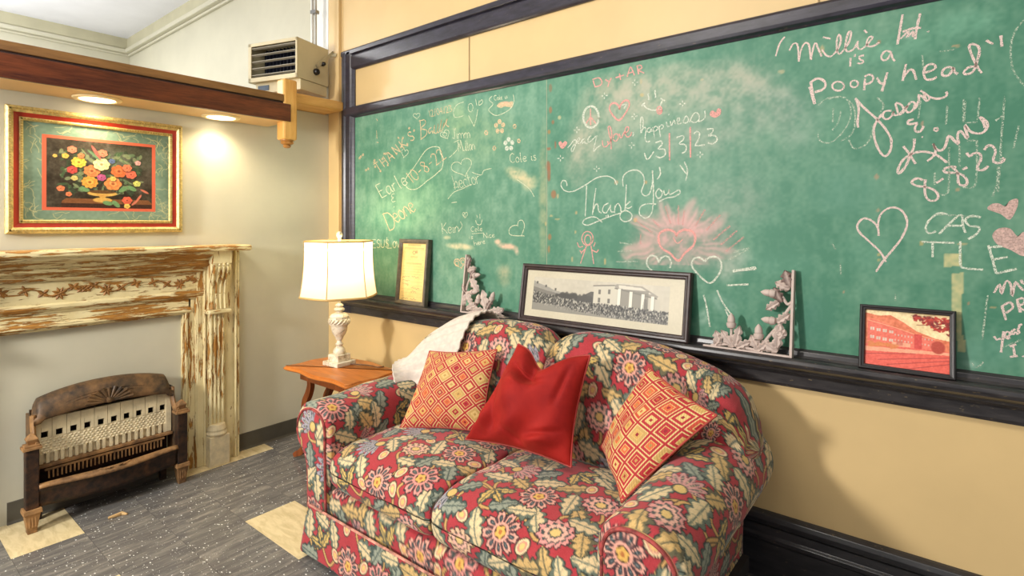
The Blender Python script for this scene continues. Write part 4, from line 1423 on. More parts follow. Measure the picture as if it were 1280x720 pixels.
c.many([[(606, 562), (570, 548), (530, 572), (560, 598), (620, 606), (672, 622), (706, 655), (700, 690), (655, 698), (626, 670), (618, 612), (623, 556)], [(695, 580), (743, 550)], [(830, 475), (790, 470), (745, 490), (760, 510), (812, 512), (870, 527), (901, 565), (890, 596), (850, 590), (840, 560), (836, 510), (800, 472)], [(870, 490), (902, 475)],
        [(898, 378), (916, 402), (950, 380), (985, 385), (993, 420), (970, 470), (982, 496), (1015, 490), (1042, 466)], [(1015, 360), (1040, 330), (1072, 336), (1090, 370), (1075, 420), (1082, 442), (1120, 446), (1150, 422), (1134, 412)]], 0.0085)
c.done('chalk_name_message', M_CH_P)
c = Chalk(*B)
c.many([[(685, 510), (685, 592)], [(890, 30), (880, 175)], [(985, 10), (970, 160)], [(590, 30), (575, 150)], [(770, 60), (760, 190)], [(890, 180), (970, 175)], [(900, 300), (965, 295)], [(965, 295), (965, 450), (950, 600), (870, 608)], [(850, 330), (850, 470)], [(780, 340), (775, 630), (720, 655)], [(1150, 0), (1140, 160), (1130, 250), (1120, 460), (1105, 640)], [(1245, 200), (1210, 350)], [(1090, 165), (1135, 130)], [(1105, 470), (1100, 580), (1070, 670)],
        [(60, 100), (40, 180), (0, 230)], [(10, 80), (5, 180)], [(-30, 20), (80, 10), (150, 90), (140, 240), (60, 300)], [(110, 290), (150, 350), (230, 320), (270, 240), (270, 190)], [(300, 10), (345, 60), (320, 110)]], 0.0055)
c.o = A
c.many([[(1280, 95), (1235, 150), (1213, 230), (1222, 330), (1265, 400), (1300, 430)], [(280, 640), (290, 680), (340, 690), (400, 640), (440, 560), (420, 480), (340, 470), (280, 510)], [(985, 480), (982, 590)], [(785, 265), (790, 330)], [(870, 250), (940, 240)]], 0.005)
c.o = (1040, 230, 2.879)
c.many([[(0, 215), (14, 235)], [(30, 285), (32, 325)], [(228, 396), (228, 420)], [(380, 110), (540, 120)], [(560, 400), (540, 560)], [(500, 640), (520, 660), (545, 640)], [(610, 590), (680, 560)]], 0.005)
c.done('chalk_faint_lines', M_CH_F)
Cc = (1040, 230, 2.879)
c = Chalk(*Cc)
c.many([[(168, 186), (164, 155), (140, 130), (110, 125), (91, 150), (100, 175), (140, 212), (175, 246), (194, 280)], [(164, 155), (175, 110), (210, 85), (250, 95), (271, 140), (250, 195), (215, 240), (185, 276), (158, 316)]], 0.008)
c.done('chalk_heart', M_CH_P)
c = Chalk(*Cc)
c.many([[(415, 110), (385, 105), (350, 130), (337, 160), (350, 178), (374, 170)], [(385, 180), (425, 140), (465, 110), (471, 150), (481, 176)], [(415, 150), (476, 150)], [(536, 120), (500, 115), (480, 130), (495, 150), (531, 156), (520, 180), (490, 198)], [(322, 208), (440, 212)], [(362, 206), (362, 263)], [(462, 206), (462, 288), (480, 303), (544, 308)]], 0.0065)
c.many([[(562, 220), (576, 265), (591, 322)], [(591, 322), (665, 305)], [(565, 228), (612, 224)], [(580, 272), (632, 262)]], 0.008)
c.done('chalk_word', M_CH_W)
c = Chalk(*Cc)
c.many([[(583, 392), (604, 360), (609, 396), (626, 350), (642, 360), (648, 404), (655, 370), (662, 352), (672, 366), (690, 384)], [(680, 345), (690, 362), (700, 352)], [(612, 440), (626, 490)], [(610, 442), (640, 425), (651, 445), (626, 464)], [(666, 416), (678, 462)], [(664, 418), (688, 410), (692, 428), (672, 440), (694, 456)], [(583, 548), (592, 560), (608, 556)], [(618, 530), (612, 575), (608, 606)],
        [(624, 550), (640, 545), (636, 530), (622, 538), (626, 556), (642, 552)], [(660, 522), (646, 530), (650, 544), (662, 530), (668, 542)], [(668, 520), (674, 538)], [(670, 528), (676, 505), (684, 504)], [(640, 585), (662, 576)], [(652, 580), (658, 620)], [(640, 622), (668, 618)], [(686, 618), (690, 622)]], 0.0075)
c.done('chalk_word', M_CH_P)
c = Chalk(*Cc)
c.fill([(560, 90), (575, 72), (600, 70), (625, 80), (640, 60), (668, 54), (666, 85), (640, 128), (606, 108)])
c.fill([(577, 185), (600, 160), (640, 160), (668, 188), (690, 172), (720, 190), (716, 230), (690, 260), (640, 236), (596, 218)])
for k in range(9):
    c.stroke([(578 + k * 9, 186 + 3 * k), (600 + k * 10, 166 + 4 * k)], 0.005)
c.done('chalk_heart', m_plain('chalk_dusty_pink', (196, 166, 156), .9, var=.2, scale=220))

G = (680, 60, 4.557)
c = Chalk(*G)
c.many([[(280, 185), (291, 221)], [(276, 180), (312, 170), (330, 190), (322, 212), (288, 222)], [(350, 180), (370, 192)], [(384, 170), (370, 200), (364, 222)], [(408, 170), (456, 154)], [(430, 145), (437, 182)], [(474, 165), (488, 118), (496, 110), (516, 156)], [(478, 145), (510, 135)], [(530, 100), (540, 150)], [(527, 105), (550, 98), (558, 115), (538, 125), (572, 144)],
        [(265, 345), (266, 440)], [(266, 392), (240, 430)], [(266, 392), (296, 430)]], 0.0062)
for d in (0, 4):
    c.many([[(430, 346 + d), (424, 326 + d), (402, 311 + d), (380, 320 + d), (374, 350), (396, 390 - d), (428, 414 - d), (460, 380 - d), (484, 335), (484, 304 + d), (464, 297 + d), (440, 316 + d), (430, 346 + d)]], 0.0075)
c.oval(658, 355, 14, 22).oval(660, 358, 6, 11)
c.fill([(945, 370), (960, 355), (978, 366), (990, 345), (1008, 350), (1004, 380), (975, 397), (950, 388)]).fill([(84, 540), (96, 531), (106, 542), (120, 530), (132, 538), (126, 556), (105, 574), (90, 560)])
c.many([[(715, 485), (716, 640)], [(833, 450), (835, 626)]], 0.008)
c.o = (680, 130, 5.818)
c.many([[(425, 265), (430, 305), (450, 312), (468, 290), (462, 270)], [(468, 296), (485, 270), (494, 220), (482, 165), (468, 170), (475, 220), (486, 260), (490, 328)], [(505, 250), (512, 222), (536, 220), (540, 250), (522, 272), (504, 258)], [(548, 215), (562, 250), (584, 200)], [(586, 215), (612, 196), (616, 168), (596, 172), (590, 210), (606, 240), (632, 228), (636, 205)]], 0.0058)
c.done('chalk_peace_drawing', M_CH_R)
c = Chalk(*G)
for d in (0, 6):
    c.oval(268, 393, 47 - d, 64 - d, .0055)
c.many([[(594, 260), (597, 297)], [(632, 240), (636, 284)]], 0.009)
c.many([[(562, 318), (590, 345), (630, 355), (655, 340), (674, 300)], [(556, 330), (576, 311)], [(664, 286), (690, 302)], [(430, 346), (436, 330), (470, 320), (455, 345)],
        [(635, 540), (668, 530), (672, 550), (650, 575), (686, 577), (690, 610), (660, 625), (638, 615)], [(755, 510), (792, 500), (795, 520), (770, 545), (806, 552), (808, 586), (784, 600)], [(855, 490), (870, 475), (887, 490), (876, 530), (862, 556), (917, 552)], [(928, 464), (962, 460), (956, 485), (935, 500), (976, 500), (986, 526), (960, 546), (934, 540)], [(572, 598), (590, 636), (626, 590)]], 0.0065)
for (x, y) in ((345, 272), (518, 197), (790, 318), (515, 390), (188, 467), (500, 555), (95, 628), (300, 688), (890, 608)):
    c.sparkle(x, y)
c.o = (680, 130, 5.818)
c.many([[(172, 318), (190, 300), (220, 262), (236, 272), (222, 320), (206, 348), (198, 330), (215, 300), (240, 285)], [(240, 285), (262, 256), (252, 245), (240, 268), (256, 290), (282, 262)], [(296, 252), (276, 264), (278, 288), (296, 272), (302, 290), (316, 284)], [(344, 230), (322, 250), (324, 280), (350, 262)], [(350, 262), (384, 230), (378, 260), (362, 330), (366, 345), (386, 318), (414, 300)],
        [(648, 205), (654, 218), (646, 236)], [(706, 96), (702, 150), (706, 215), (716, 180), (722, 140), (718, 100), (708, 96)], [(710, 200), (730, 168), (742, 190), (736, 250), (750, 276), (772, 270)], [(776, 172), (756, 178), (752, 200), (770, 206), (780, 180), (786, 202)], [(792, 168), (806, 250)], [(794, 180), (816, 160), (828, 180), (806, 200)], [(836, 158), (848, 240)], [(838, 170), (860, 150), (870, 168), (850, 186)],
        [(890, 130), (900, 165), (912, 160)], [(908, 72), (910, 82)], [(920, 125), (928, 160), (946, 118), (956, 150)], [(966, 136), (988, 118), (984, 100), (970, 112), (974, 146), (1000, 138)], [(1010, 135), (1036, 85), (1052, 120), (1030, 140), (1012, 132)], [(1060, 132), (1090, 70), (1120, 68), (1130, 110), (1100, 136), (1072, 126)], [(1120, 128), (1150, 122), (1174, 92), (1170, 50)]], 0.0055)
c.done('chalk_peace_drawing', M_CH_W)

Hh = (680, 200, 4.557)
c = Chalk(*Hh)
c.many([[(132, 148), (126, 122), (106, 118), (97, 145), (120, 175), (165, 179), (232, 145), (300, 102), (360, 92), (400, 110), (416, 142)], [(243, 145), (240, 220), (235, 322)], [(296, 160), (286, 230), (276, 312)], [(278, 300), (292, 258), (306, 252), (312, 290), (328, 302)], [(368, 246), (342, 260), (334, 290), (354, 302), (374, 268), (378, 254), (382, 292), (398, 296)], [(402, 302), (405, 260)], [(405, 272), (420, 246), (436, 268), (440, 294), (458, 288)],
        [(470, 140), (466, 220), (461, 292)], [(492, 236), (464, 262), (480, 276), (502, 264)], [(470, 284), (440, 300), (434, 330), (460, 351), (494, 340), (501, 312), (480, 292), (462, 290)], [(332, 355), (290, 325), (238, 335), (221, 360), (250, 371), (300, 352), (380, 320), (440, 302)], [(354, 315), (357, 328)], [(365, 312), (368, 325)],
        [(452, 150), (450, 100), (480, 66), (530, 58), (565, 86), (571, 130), (556, 180), (575, 204), (602, 190), (618, 130), (620, 62)], [(618, 60), (624, 160), (622, 250), (610, 310), (576, 331), (545, 306), (551, 266), (590, 250), (640, 252)], [(655, 162), (638, 185), (644, 215), (664, 214), (674, 185), (656, 163)], [(682, 172), (690, 200), (708, 188), (714, 164), (716, 196), (740, 186), (770, 170), (774, 190), (740, 210), (700, 216), (658, 236)], [(658, 40), (664, 80), (645, 110)], [(800, 10), (818, 60), (808, 118)], [(775, 30), (812, 80)]], 0.0058)
c.many([[(655, 585), (640, 552), (606, 545), (586, 575), (596, 612), (640, 650)], [(655, 585), (672, 555), (706, 550), (725, 582), (718, 615)], [(916, 580), (890, 556), (856, 562), (843, 602), (880, 652), (942, 701), (986, 666), (1012, 612), (1000, 562), (960, 550), (926, 566), (916, 582)]], 0.009)
c.o = (860, 330, 6.0)
c.many([[(218, 195), (262, 290), (335, 392)], [(118, 232), (140, 320), (165, 470)], [(300, 160), (455, 152)], [(280, 340), (305, 392)]], 0.008)
c.many([[(335, 55), (420, 38), (510, 28)], [(345, 50), (515, 34)]], 0.012)
c.done('chalk_thanks_message', M_CH_W)
c = Chalk(*Hh)
c.many([[(1050, 570), (1165, 508)], [(1075, 632), (1205, 612)], [(1040, 712), (1165, 708)], [(1080, 525), (1170, 500)]], 0.008)
c.many([[(410, 580), (535, 578)], [(415, 520), (500, 515)], [(430, 470), (500, 480)]], 0.008)
c.done('chalk_ray', M_CH_F)
c = Chalk(*Hh)
for d in (0, 5):
    c.many([[(755, 430 + d), (740, 405 + d), (700, 395 + d), (660, 415 + d), (650 + d, 455), (670, 500), (720, 536 - d), (765, 576 - d), (800, 535 - d), (850, 490 - d), (864 - d, 440), (845, 405 + d), (800, 395 + d), (766, 410 + d), (755, 430 + d)]], 0.009)
c.many([[(735, 440), (760, 475), (790, 452)]], 0.005)
c.done('chalk_heart_burst', M_CH_R)
c = Chalk(*Hh)
c.many([[(525, 345), (618, 415)], [(690, 262), (722, 365)], [(766, 258), (766, 368)], [(918, 280), (862, 378)], [(1005, 312), (925, 400)], [(1060, 375), (965, 455)], [(1100, 402), (1005, 485)], [(1140, 438), (1035, 522)], [(620, 340), (660, 385)], [(800, 285), (790, 370)], [(550, 420), (550, 480)]], 0.009)
c.done('chalk_ray', chalk_mat('chalk_soft_pink', (238, 170, 164), 0.42))
c = Chalk(*Hh)
c.oval(248, 447, 32, 40, .0055).oval(250, 455, 18, 28, .005)
c.many([[(242, 488), (225, 540), (208, 590)], [(268, 488), (276, 540), (284, 592)], [(240, 500), (215, 525), (205, 515)], [(215, 525), (212, 535)], [(190, 470), (200, 495), (222, 492)], [(270, 510), (300, 525), (310, 510)], [(284, 492), (292, 470)]], 0.0055)
c.done('chalk_stick_figure', M_CH_R)

E_ = (440, 90, 5.333)
c = Chalk(*E_)
for (ch, x, y, a) in (('T', 178, 668, 34), ('H', 218, 632, 36), ('A', 256, 598, 34), ('N', 300, 552, 36), ('K', 350, 512, 38), ('S', 396, 462, 30)):
    c.text(ch, x, y, 62, a, .0075, wide=.85)
for (x, y) in ((155, 632), (190, 660), (215, 545), (240, 620), (268, 560), (298, 545), (310, 440), (330, 500), (340, 440), (370, 480), (382, 375), (415, 390), (204, 580), (228, 545)):
    c.oval(x, y, 5, 5, .008)
c.text('10-8-22', 405, 742, 78, 37, .007, gap=.14, wide=.95)
c.many([[(455, 320), (460, 385), (462, 452)], [(448, 328), (485, 320), (490, 346), (462, 376), (500, 390), (495, 420), (466, 446)], [(530, 370), (512, 385), (515, 410), (534, 392), (540, 410), (552, 352), (548, 400), (566, 405), (574, 345), (570, 395), (582, 398), (598, 315), (588, 390), (604, 384), (614, 335), (610, 370), (636, 310), (628, 350), (648, 366)]], 0.0062)
c.text('12/04/23', 520, 300, 44, 14, .0045, gap=.14, wide=.8)
c.o = (440, 200, 5.333)
for (ch, x, y, a) in (('D', 252, 470, 36),):
    c.text(ch, x, y, 118, 22, .008, wide=.7)
c.text('eone', 300, 420, 118, 33, .007, gap=.08, wide=.62)
c.heart(722, 685, 78, 70, .009, -.2).oval(700, 690, 12, 16).oval(740, 680, 12, 14)
c.done('chalk_thanks_message', M_CH_O)
c = Chalk(440, 200, 5.333)
c.text('Earle', 200, 252, 92, 28, .0065, gap=.18, wide=.78)
c.many([[(285, 225), (268, 230), (264, 245), (280, 250), (266, 262), (270, 280), (290, 274)], [(282, 310), (280, 316)]], .005)
c.many([[(370, 150), (360, 145), (362, 120), (382, 90), (420, 40), (470, -35), (500, -70), (540, -88), (584, -82), (590, -45), (610, -10), (600, 55), (578, 78), (545, 108), (500, 140), (472, 165), (425, 195), (380, 192), (362, 172), (372, 150)]], .0055)
c.text('ESUS', 140, 586, 54, 2, .006, gap=.16, wide=.75).text('L', 236, 588, 74, 2, .006, wide=.8).text('OVE', 275, 586, 44, 3, .006, gap=.1, wide=.8)
c.text('Kein', 606, 492, 72, 6, .0048, gap=.12, wide=.75).text(')', 712, 470, 60, -12, .0045)
c.heart(755, 366, 34, 42, .004).oval(752, 368, 6, 8, .003)
c.many([[(832, 368), (836, 385)], [(852, 358), (854, 392)], [(824, 402), (835, 428), (858, 430), (868, 396)]], .0045)
c.many([[(1105, 445), (1110, 410), (1135, 402), (1150, 440), (1130, 505)], [(1105, 435), (1070, 440), (1048, 465), (1060, 500), (1150, 506)]], .0045)
c.text('Cole', 795, 478, 34, 4, .004, gap=.15).text('is', 782, 528, 34, 2, .004).text('Nice', 880, 522, 36, 6, .004, gap=.12).text('here', 818, 572, 36, 12, .004, gap=.1)
c.many([[(800, 492), (880, 486)]], .0035)
c.many([[(706, 180), (680, 185)], [(665, 285), (700, 280)]], .004)
c.text('N', 50, 760, 60, 0, .006).text('e', 96, 760, 76, 0, .006)
c.text('hector', 690, 195, 92, 14, .0042, gap=.1, wide=.6)
c.many([[(800, 82), (860, 100), (880, 70), (930, 56)], [(640, 260), (680, 215), (740, 190), (800, 160)], [(1100, 130), (1180, 190), (1215, 245)]], .0042)
c.o = E_
c.heart(352, 540, 44, 60, .0042, .2).heart(622, 416, 62, 62, .0045, -.5).oval(620, 416, 14, 12, .004).heart(432, 292, 46, 40, .004, -.1).heart(735, 635, 140, 120, .0042, -.35)
c.text('Jimm', 672, 446, 66, 4, .0045, gap=.1, wide=.7).text('Mullan', 712, 532, 68, 8, .0042, gap=.06, wide=.55)
c.many([[(680, 470), (725, 455), (700, 520), (650, 570)], [(690, 372), (690, 390)]], .0042)
c.many([[(745, 200), (700, 220), (678, 265), (690, 302), (745, 292)], [(778, 290), (815, 362)], [(840, 250), (830, 310), (815, 362)], [(825, 180), (834, 225)], [(850, 190), (848, 222), (872, 205), (868, 185), (852, 200)]], .0042)
c.oval(792, 238, 16, 28, .0042)
c.text('Cole is', 1058, 606, 62, 6, .0045, gap=.14, wide=.8)
c.many([[(935, 160), (915, 185), (940, 215), (912, 250), (930, 275), (965, 290), (1020, 270), (1060, 240), (1080, 195), (1075, 150)]], .0045)
c.text('Cole is', 950, 190, 34, 8, .004, gap=.1, wide=.8)
c.done('chalk_names', chalk_mat('chalk_soft_white', (226, 230, 196), 0.64))
c = Chalk(*E_)
for (cx, cy, r, n) in ((985, 365, 40, 5), (895, 405, 15, 6), (1085, 362, 14, 6), (1113, 460, 13, 6), (950, 508, 14, 6)):
    for k in range(n):
        a = 2 * math.pi * k / n + .9
        px_, py_ = cx + .62 * r * math.cos(a), cy + .85 * r * math.sin(a)
        c.fill([(px_ + r * .33 * math.cos(b), py_ + r * .42 * math.sin(b)) for b in np.linspace(0, 5.4, 7)])
for (x, y) in ((60, 565), (75, 552), (52, 575), (95, 655), (110, 645), (150, 600), (152, 590)):
    c.oval(x, y, 5, 6, .008)
c.many([[(165, 390), (168, 445)], [(164, 312), (172, 325)], [(165, 470), (178, 470)]], .007)
c.fill([(965, 225), (1000, 200), (1030, 210), (1070, 195), (1070, 235), (1020, 230), (990, 240)])
c.done('chalk_flowers', M_CH_O)
c = Chalk(*E_)
for k in range(5):
    a = 2 * math.pi * k / 5 + .9
    px_, py_ = 1046 + 24 * math.cos(a), 482 + 32 * math.sin(a)
    c.fill([(px_ + 13 * math.cos(b), py_ + 16 * math.sin(b)) for b in np.linspace(0, 5.4, 7)])
c.done('chalk_flowers', M_CH_W)
# ================================================================== things leaning on the chalk rail
class Lean:
    """local frame of something leaning on the board: u along the rail, v up the lean, w out of its face"""
    def __init__(self, x, h, y0=-0.070, y1=-0.024, z0=0.9185, turn=0.0):
        a = math.asin(min(0.9, (y1 - y0) / h))
        self.o = Vector((x, y0, z0))
        self.eu = Vector((1, 0, 0))
        self.ev = Vector((0, math.sin(a), math.cos(a)))
        self.en = Vector((0, -math.cos(a), math.sin(a)))

    def __call__(self, u, v, w=0.0):
        return self.o + self.eu * u + self.ev * v + self.en * w

    def box(self, mb, u0, u1, v0, v1, w0, w1):
        vs = [self(u, v, w) for w in (w0, w1) for (u, v) in ((u0, v0), (u1, v0), (u1, v1), (u0, v1))]
        return mb.add(vs, [(3, 2, 1, 0), (4, 5, 6, 7), (0, 1, 5, 4), (1, 2, 6, 5), (2, 3, 7, 6), (3, 0, 4, 7)])

    def frame(self, mb, W, H, prof):
        """mitred frame; prof: list of (inset, w) from the outer back edge to the inner edge"""
        vs = []
        for (i, w) in prof:
            vs += [self(i, i, w), self(W - i, i, w), self(W - i, H - i, w), self(i, H - i, w)]
        n = len(prof)
        fs = []
        for r in range(n):
            r2 = (r + 1) % n
            for k in range(4):
                fs.append((r * 4 + k, r * 4 + (k + 1) % 4, r2 * 4 + (k + 1) % 4, r2 * 4 + k))
        return mb.add(vs, fs)


M_FR_GREY = m_plain('frame_weathered_grey', (98, 88, 74), 0.45, var=0.2, scale=30)
M_FR_DARK = m_plain('frame_dark_walnut', (58, 44, 42), 0.35, var=0.25, scale=26)
M_FR_BLK = m_plain('frame_black', (40, 36, 36), 0.3, var=0.15, scale=20)
rs = np.random.RandomState(5)

# --- certificate
W, H = 0.262, 0.392
L = Lean(0.790, H, -0.070, -0.034)
t = thing('certificate_frame', 'grey framed yellowed certificate leaning on the chalk rail beside the lamp', 'picture frame', tuple(L(W / 2, 0)))
mb = MB()
L.frame(mb, W, H, [(0, -0.022), (0, 0.006), (0.004, 0.010), (0.014, 0.010), (0.022, 0.004), (0.026, 0.002), (0.026, -0.010)])
mb.build('frame', M_FR_GREY, t, bevel=0.001)
mb = MB()
L.box(mb, 0.004, W - 0.004, 0.004, H - 0.004, -0.018, -0.006)
mb.build('backing', M_FR_GREY, t)
cv = Canvas(110, 175, (236, 204, 132)).noise(40, 14, 2).noise(5, 5, 3)
ink = (112, 90, 60)
cv.rect(0, 0, 110, 3, (200, 160, 90), .5)
for (y, x0, x1, wgt) in ((6, 26, 84, 2.2), (16, 12, 98, 3.0), (42, 40, 70, 2.6), (62, 22, 92, 2.4)):
    x = x0
    while x < x1:
        cv.line([(x, y - wgt), (x + 1.5, y + wgt)], 1.2, ink, .65)
        cv.line([(x + 2, y - wgt * .6), (x + 3.5, y - wgt)], 1.0, ink, .5)
        x += 4.2
cv.flower(55, 28, 9, 8, ink, 0, .5, .8, .55).flower(66, 26, 7, 6, ink, 1, .5, .8, .5).ellipse(55, 28, 4, 3, (226, 196, 130))
for y in (50, 70, 78, 86, 94):
    cv.line([(10, y), (100, y)], 0.8, ink, .35)
for y in range(102, 172, 11):
    for (x0, x1) in ((10, 46), (52, 94)):
        if rs.rand() < .8:
            pts = [(x, y + rs.randn() * 2.0) for x in np.arange(x0, x0 + (x1 - x0) * (.5 + .5 * rs.rand()), 2.6)]
            cv.line(pts, 1.1, (70, 62, 60), .7)
    cv.line([(8, y + 4), (100, y + 4)], 0.6, ink, .3)
f = 0.025
picture('document', cv, L(f, H - f, -0.004), L(W - f, H - f, -0.004), L(f, f, -0.004), M_PRINT, t)

# --- long panoramic group photograph
W, H = 0.868, 0.286
L = Lean(1.738, H)
t = thing('panorama_photo_frame', 'long dark framed black and white group photograph of crowd before columned building behind the sofa', 'picture frame', tuple(L(W / 2, 0)))
mb = MB()
L.frame(mb, W, H, [(0, -0.016), (0, 0.006), (0.005, 0.012), (0.014, 0.011), (0.019, 0.005), (0.024, 0.006), (0.030, 0.001), (0.030, -0.008)])
mb.build('frame', M_FR_DARK, t, bevel=0.001)
mb = MB()
L.box(mb, 0.004, W - 0.004, 0.004, H - 0.004, -0.015, -0.006)
mb.build('backing', M_FR_DARK, t)
CW, CH = 400, 112
cv = Canvas(CW, CH, (200, 191, 166)).noise(60, 6, 2).noise(3, 3, 4)
pc = Canvas(346, 78, (190, 183, 165)).noise(60, 6, 3)
pc.poly([(0, 8), (14, 14), (40, 20), (62, 28), (90, 32), (120, 34), (120, 70), (0, 70)], (150, 146, 136)).noise(6, 5, 5)
for (x, y) in ((8, 14), (34, 21), (62, 27)):
    pc.rect(x, y - 4, x + 5, y + 2, (92, 88, 82))
pc.poly([(0, 22), (40, 30), (84, 36), (130, 40), (130, 60), (0, 60)], (112, 108, 100), .8)
for k in range(40):
    pc.ellipse(70 + 95 * rs.rand(), 34 + 14 * rs.rand(), 5 + 4 * rs.rand(), 4 + 3 * rs.rand(), (62, 60, 56), 0, .7, 2)
pc.poly([(126, 40), (160, 24), (172, 24), (172, 50), (126, 50)], (72, 70, 66), .9)
pc.poly([(168, 10), (226, 6), (226, 52), (168, 52)], (196, 190, 172)).line([(166, 10), (228, 5)], 2.4, (110, 106, 98))
for (x, y) in ((180, 18), (204, 16), (180, 36), (204, 36)):
    pc.rect(x, y, x + 6, y + 10, (104, 100, 92))
pc.poly([(226, 14), (300, 20), (326, 30), (326, 58), (226, 54)], (186, 180, 164))
pc.poly([(218, 6), (226, 2), (286, 4), (322, 22), (318, 26), (222, 12)], (150, 144, 132)).poly([(228, 4), (282, 7), (308, 19), (230, 11)], (206, 200, 184))
pc.line([(220, 12), (318, 27)], 2, (96, 92, 86))
pc.rect(228, 13, 300, 52, (120, 116, 106), .75)
for x in (228, 256, 284, 306):
    pc.rect(x, 13 + (x - 228) * .12, x + 7, 54, (224, 218, 202))
    pc.line([(x + 7.5, 14 + (x - 228) * .12), (x + 7.5, 54)], 1, (120, 116, 106))
pc.poly([(0, 30), (60, 42), (140, 48), (240, 50), (346, 54), (346, 78), (0, 78)], (96, 94, 88))
for k in range(1500):
    x = rs.rand() * 346
    top = 33 + 15 * min(1, x / 120) + 4 * max(0, (x - 200) / 146)
    y = top + (rs.rand() ** 1.0) * (26 if x < 120 else 20)
    v = [(24, 24, 24), (200, 194, 178), (120, 116, 108), (44, 42, 40)][rs.randint(4)]
    pc.ellipse(x, y, 1.0, 1.9, v, 0, .85)
pc.poly([(60, 62), (140, 66), (346, 76), (346, 78), (0, 78), (0, 60)], (150, 146, 134), .75)
for k in range(300):
    x = 110 + rs.rand() * 236
    pc.ellipse(x, 60 + (x - 110) * .05 + rs.rand() * 9, 1.0, 1.9, [(40, 40, 40), (196, 190, 178), (70, 68, 64)][rs.randint(3)], 0, .8)
pc.poly([(290, 30), (296, 30), (300, 54), (286, 54)], (60, 58, 54), .3)
cv.a[17:95, 22:368] = pc.a
cv.rect(0, 0, CW, 1.2, (120, 110, 96), .5)
f = 0.029
picture('photograph', cv, L(f, H - f, -0.004), L(W - f, H - f, -0.004), L(f, f, -0.004), M_PRINT, t)

# --- small red-faded photograph of a school building
W, H = 0.256, 0.213
L = Lean(3.187, H, -0.070, -0.026)
t = thing('red_photo_frame', 'small black framed red-faded photograph of long brick building at right end of rail', 'picture frame', tuple(L(W / 2, 0)))
mb = MB()
L.frame(mb, W, H, [(0, -0.016), (0, 0.004), (0.003, 0.009), (0.008, 0.009), (0.010, 0.006), (0.015, 0.006), (0.017, 0.002), (0.017, -0.008)])
mb.build('frame', M_FR_BLK, t, bevel=0.0008)
mb = MB()
L.box(mb, 0.003, W - 0.003, 0.003, H - 0.003, -0.015, -0.006)
mb.build('backing', M_FR_BLK, t)
cw, chh = 180, 146
cv = Canvas(cw, chh, (240, 214, 164)).noise(60, 8, 1)
cv.poly([(0, 8), (30, 14), (56, 10), (84, 26), (112, 46), (150, 60), (180, 64), (180, 100), (0, 100)], (222, 122, 86)).noise(5, 12, 2).noise(14, 10, 3)
cv.poly([(6, 28), (14, 24), (64, 40), (110, 54), (150, 62), (150, 90), (64, 92), (6, 86)], (228, 112, 92))
cv.line([(6, 28), (64, 41), (110, 55), (150, 63)], 1.6, (240, 170, 130))
for x in range(12, 60, 14):
    for y in (44, 66):
        for d in (0, 5):
            cv.rect(x + d, y + (x * .12), x + d + 3.6, y + 9 + x * .08, (214, 190, 170))
for x in range(66, 146, 7):
    for y in (58, 72):
        cv.rect(x, y + (x - 66) * .06, x + 3, y + 5 + (x - 66) * .05, (214, 168, 148))
cv.rect(108, 54, 124, 92, (206, 74, 66))
cv.rect(60, 80, 100, 90, (236, 176, 140), .8).rect(70, 76, 84, 88, (200, 110, 90), .7)
cv.poly([(0, 92), (180, 90), (180, 146), (0, 146)], (224, 96, 80)).noise(4, 8, 4)
cv.poly([(0, 98), (180, 92), (180, 99), (0, 110)], (244, 190, 150), .7)
for (a, b) in (((30, 130), (180, 104)), ((50, 140), (180, 112)), ((90, 146), (180, 120)), ((0, 118), (110, 104))):
    cv.line([a, b], 1.6, (150, 52, 50), .75)
for k in range(40):
    cv.ellipse(10 + 60 * rs.rand(), 84 + 12 * rs.rand(), 3 + 4 * rs.rand(), 2 + 2 * rs.rand(), (214, 128, 70), 0, .6, 1.5)
cv.ellipse(156, 82, 14, 16, (176, 66, 50), 0, .95, 3).noise(3, 6, 6)
for k in range(85):
    x = 104 + 76 * rs.rand() ** .8
    y = 6 + 46 * rs.rand() * (x - 84) / 96
    cv.ellipse(x, y, 3 + 4 * rs.rand(), 1.8 + 1.6 * rs.rand(), [(150, 40, 34), (186, 58, 44), (120, 34, 32)][rs.randint(3)], rs.rand() * 3, .9)
cv.line([(180, 30), (150, 26), (112, 30)], 1.2, (120, 34, 30))
cv.line([(150, 2), (120, 8), (100, 6)], 1.2, (90, 50, 36), .7)
f = 0.0165
picture('photograph', cv, L(f, H - f, -0.004), L(W - f, H - f, -0.004), L(f, f, -0.004), M_PRINT, t)


# --- oak-leaf corner brackets
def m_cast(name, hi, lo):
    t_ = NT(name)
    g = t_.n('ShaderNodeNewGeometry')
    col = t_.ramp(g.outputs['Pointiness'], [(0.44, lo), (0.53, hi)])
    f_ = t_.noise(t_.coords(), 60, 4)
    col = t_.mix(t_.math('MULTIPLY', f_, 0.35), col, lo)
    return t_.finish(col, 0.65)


M_CAST = m_cast('cast_bracket_grey_white', (204, 186, 176), (116, 96, 90))


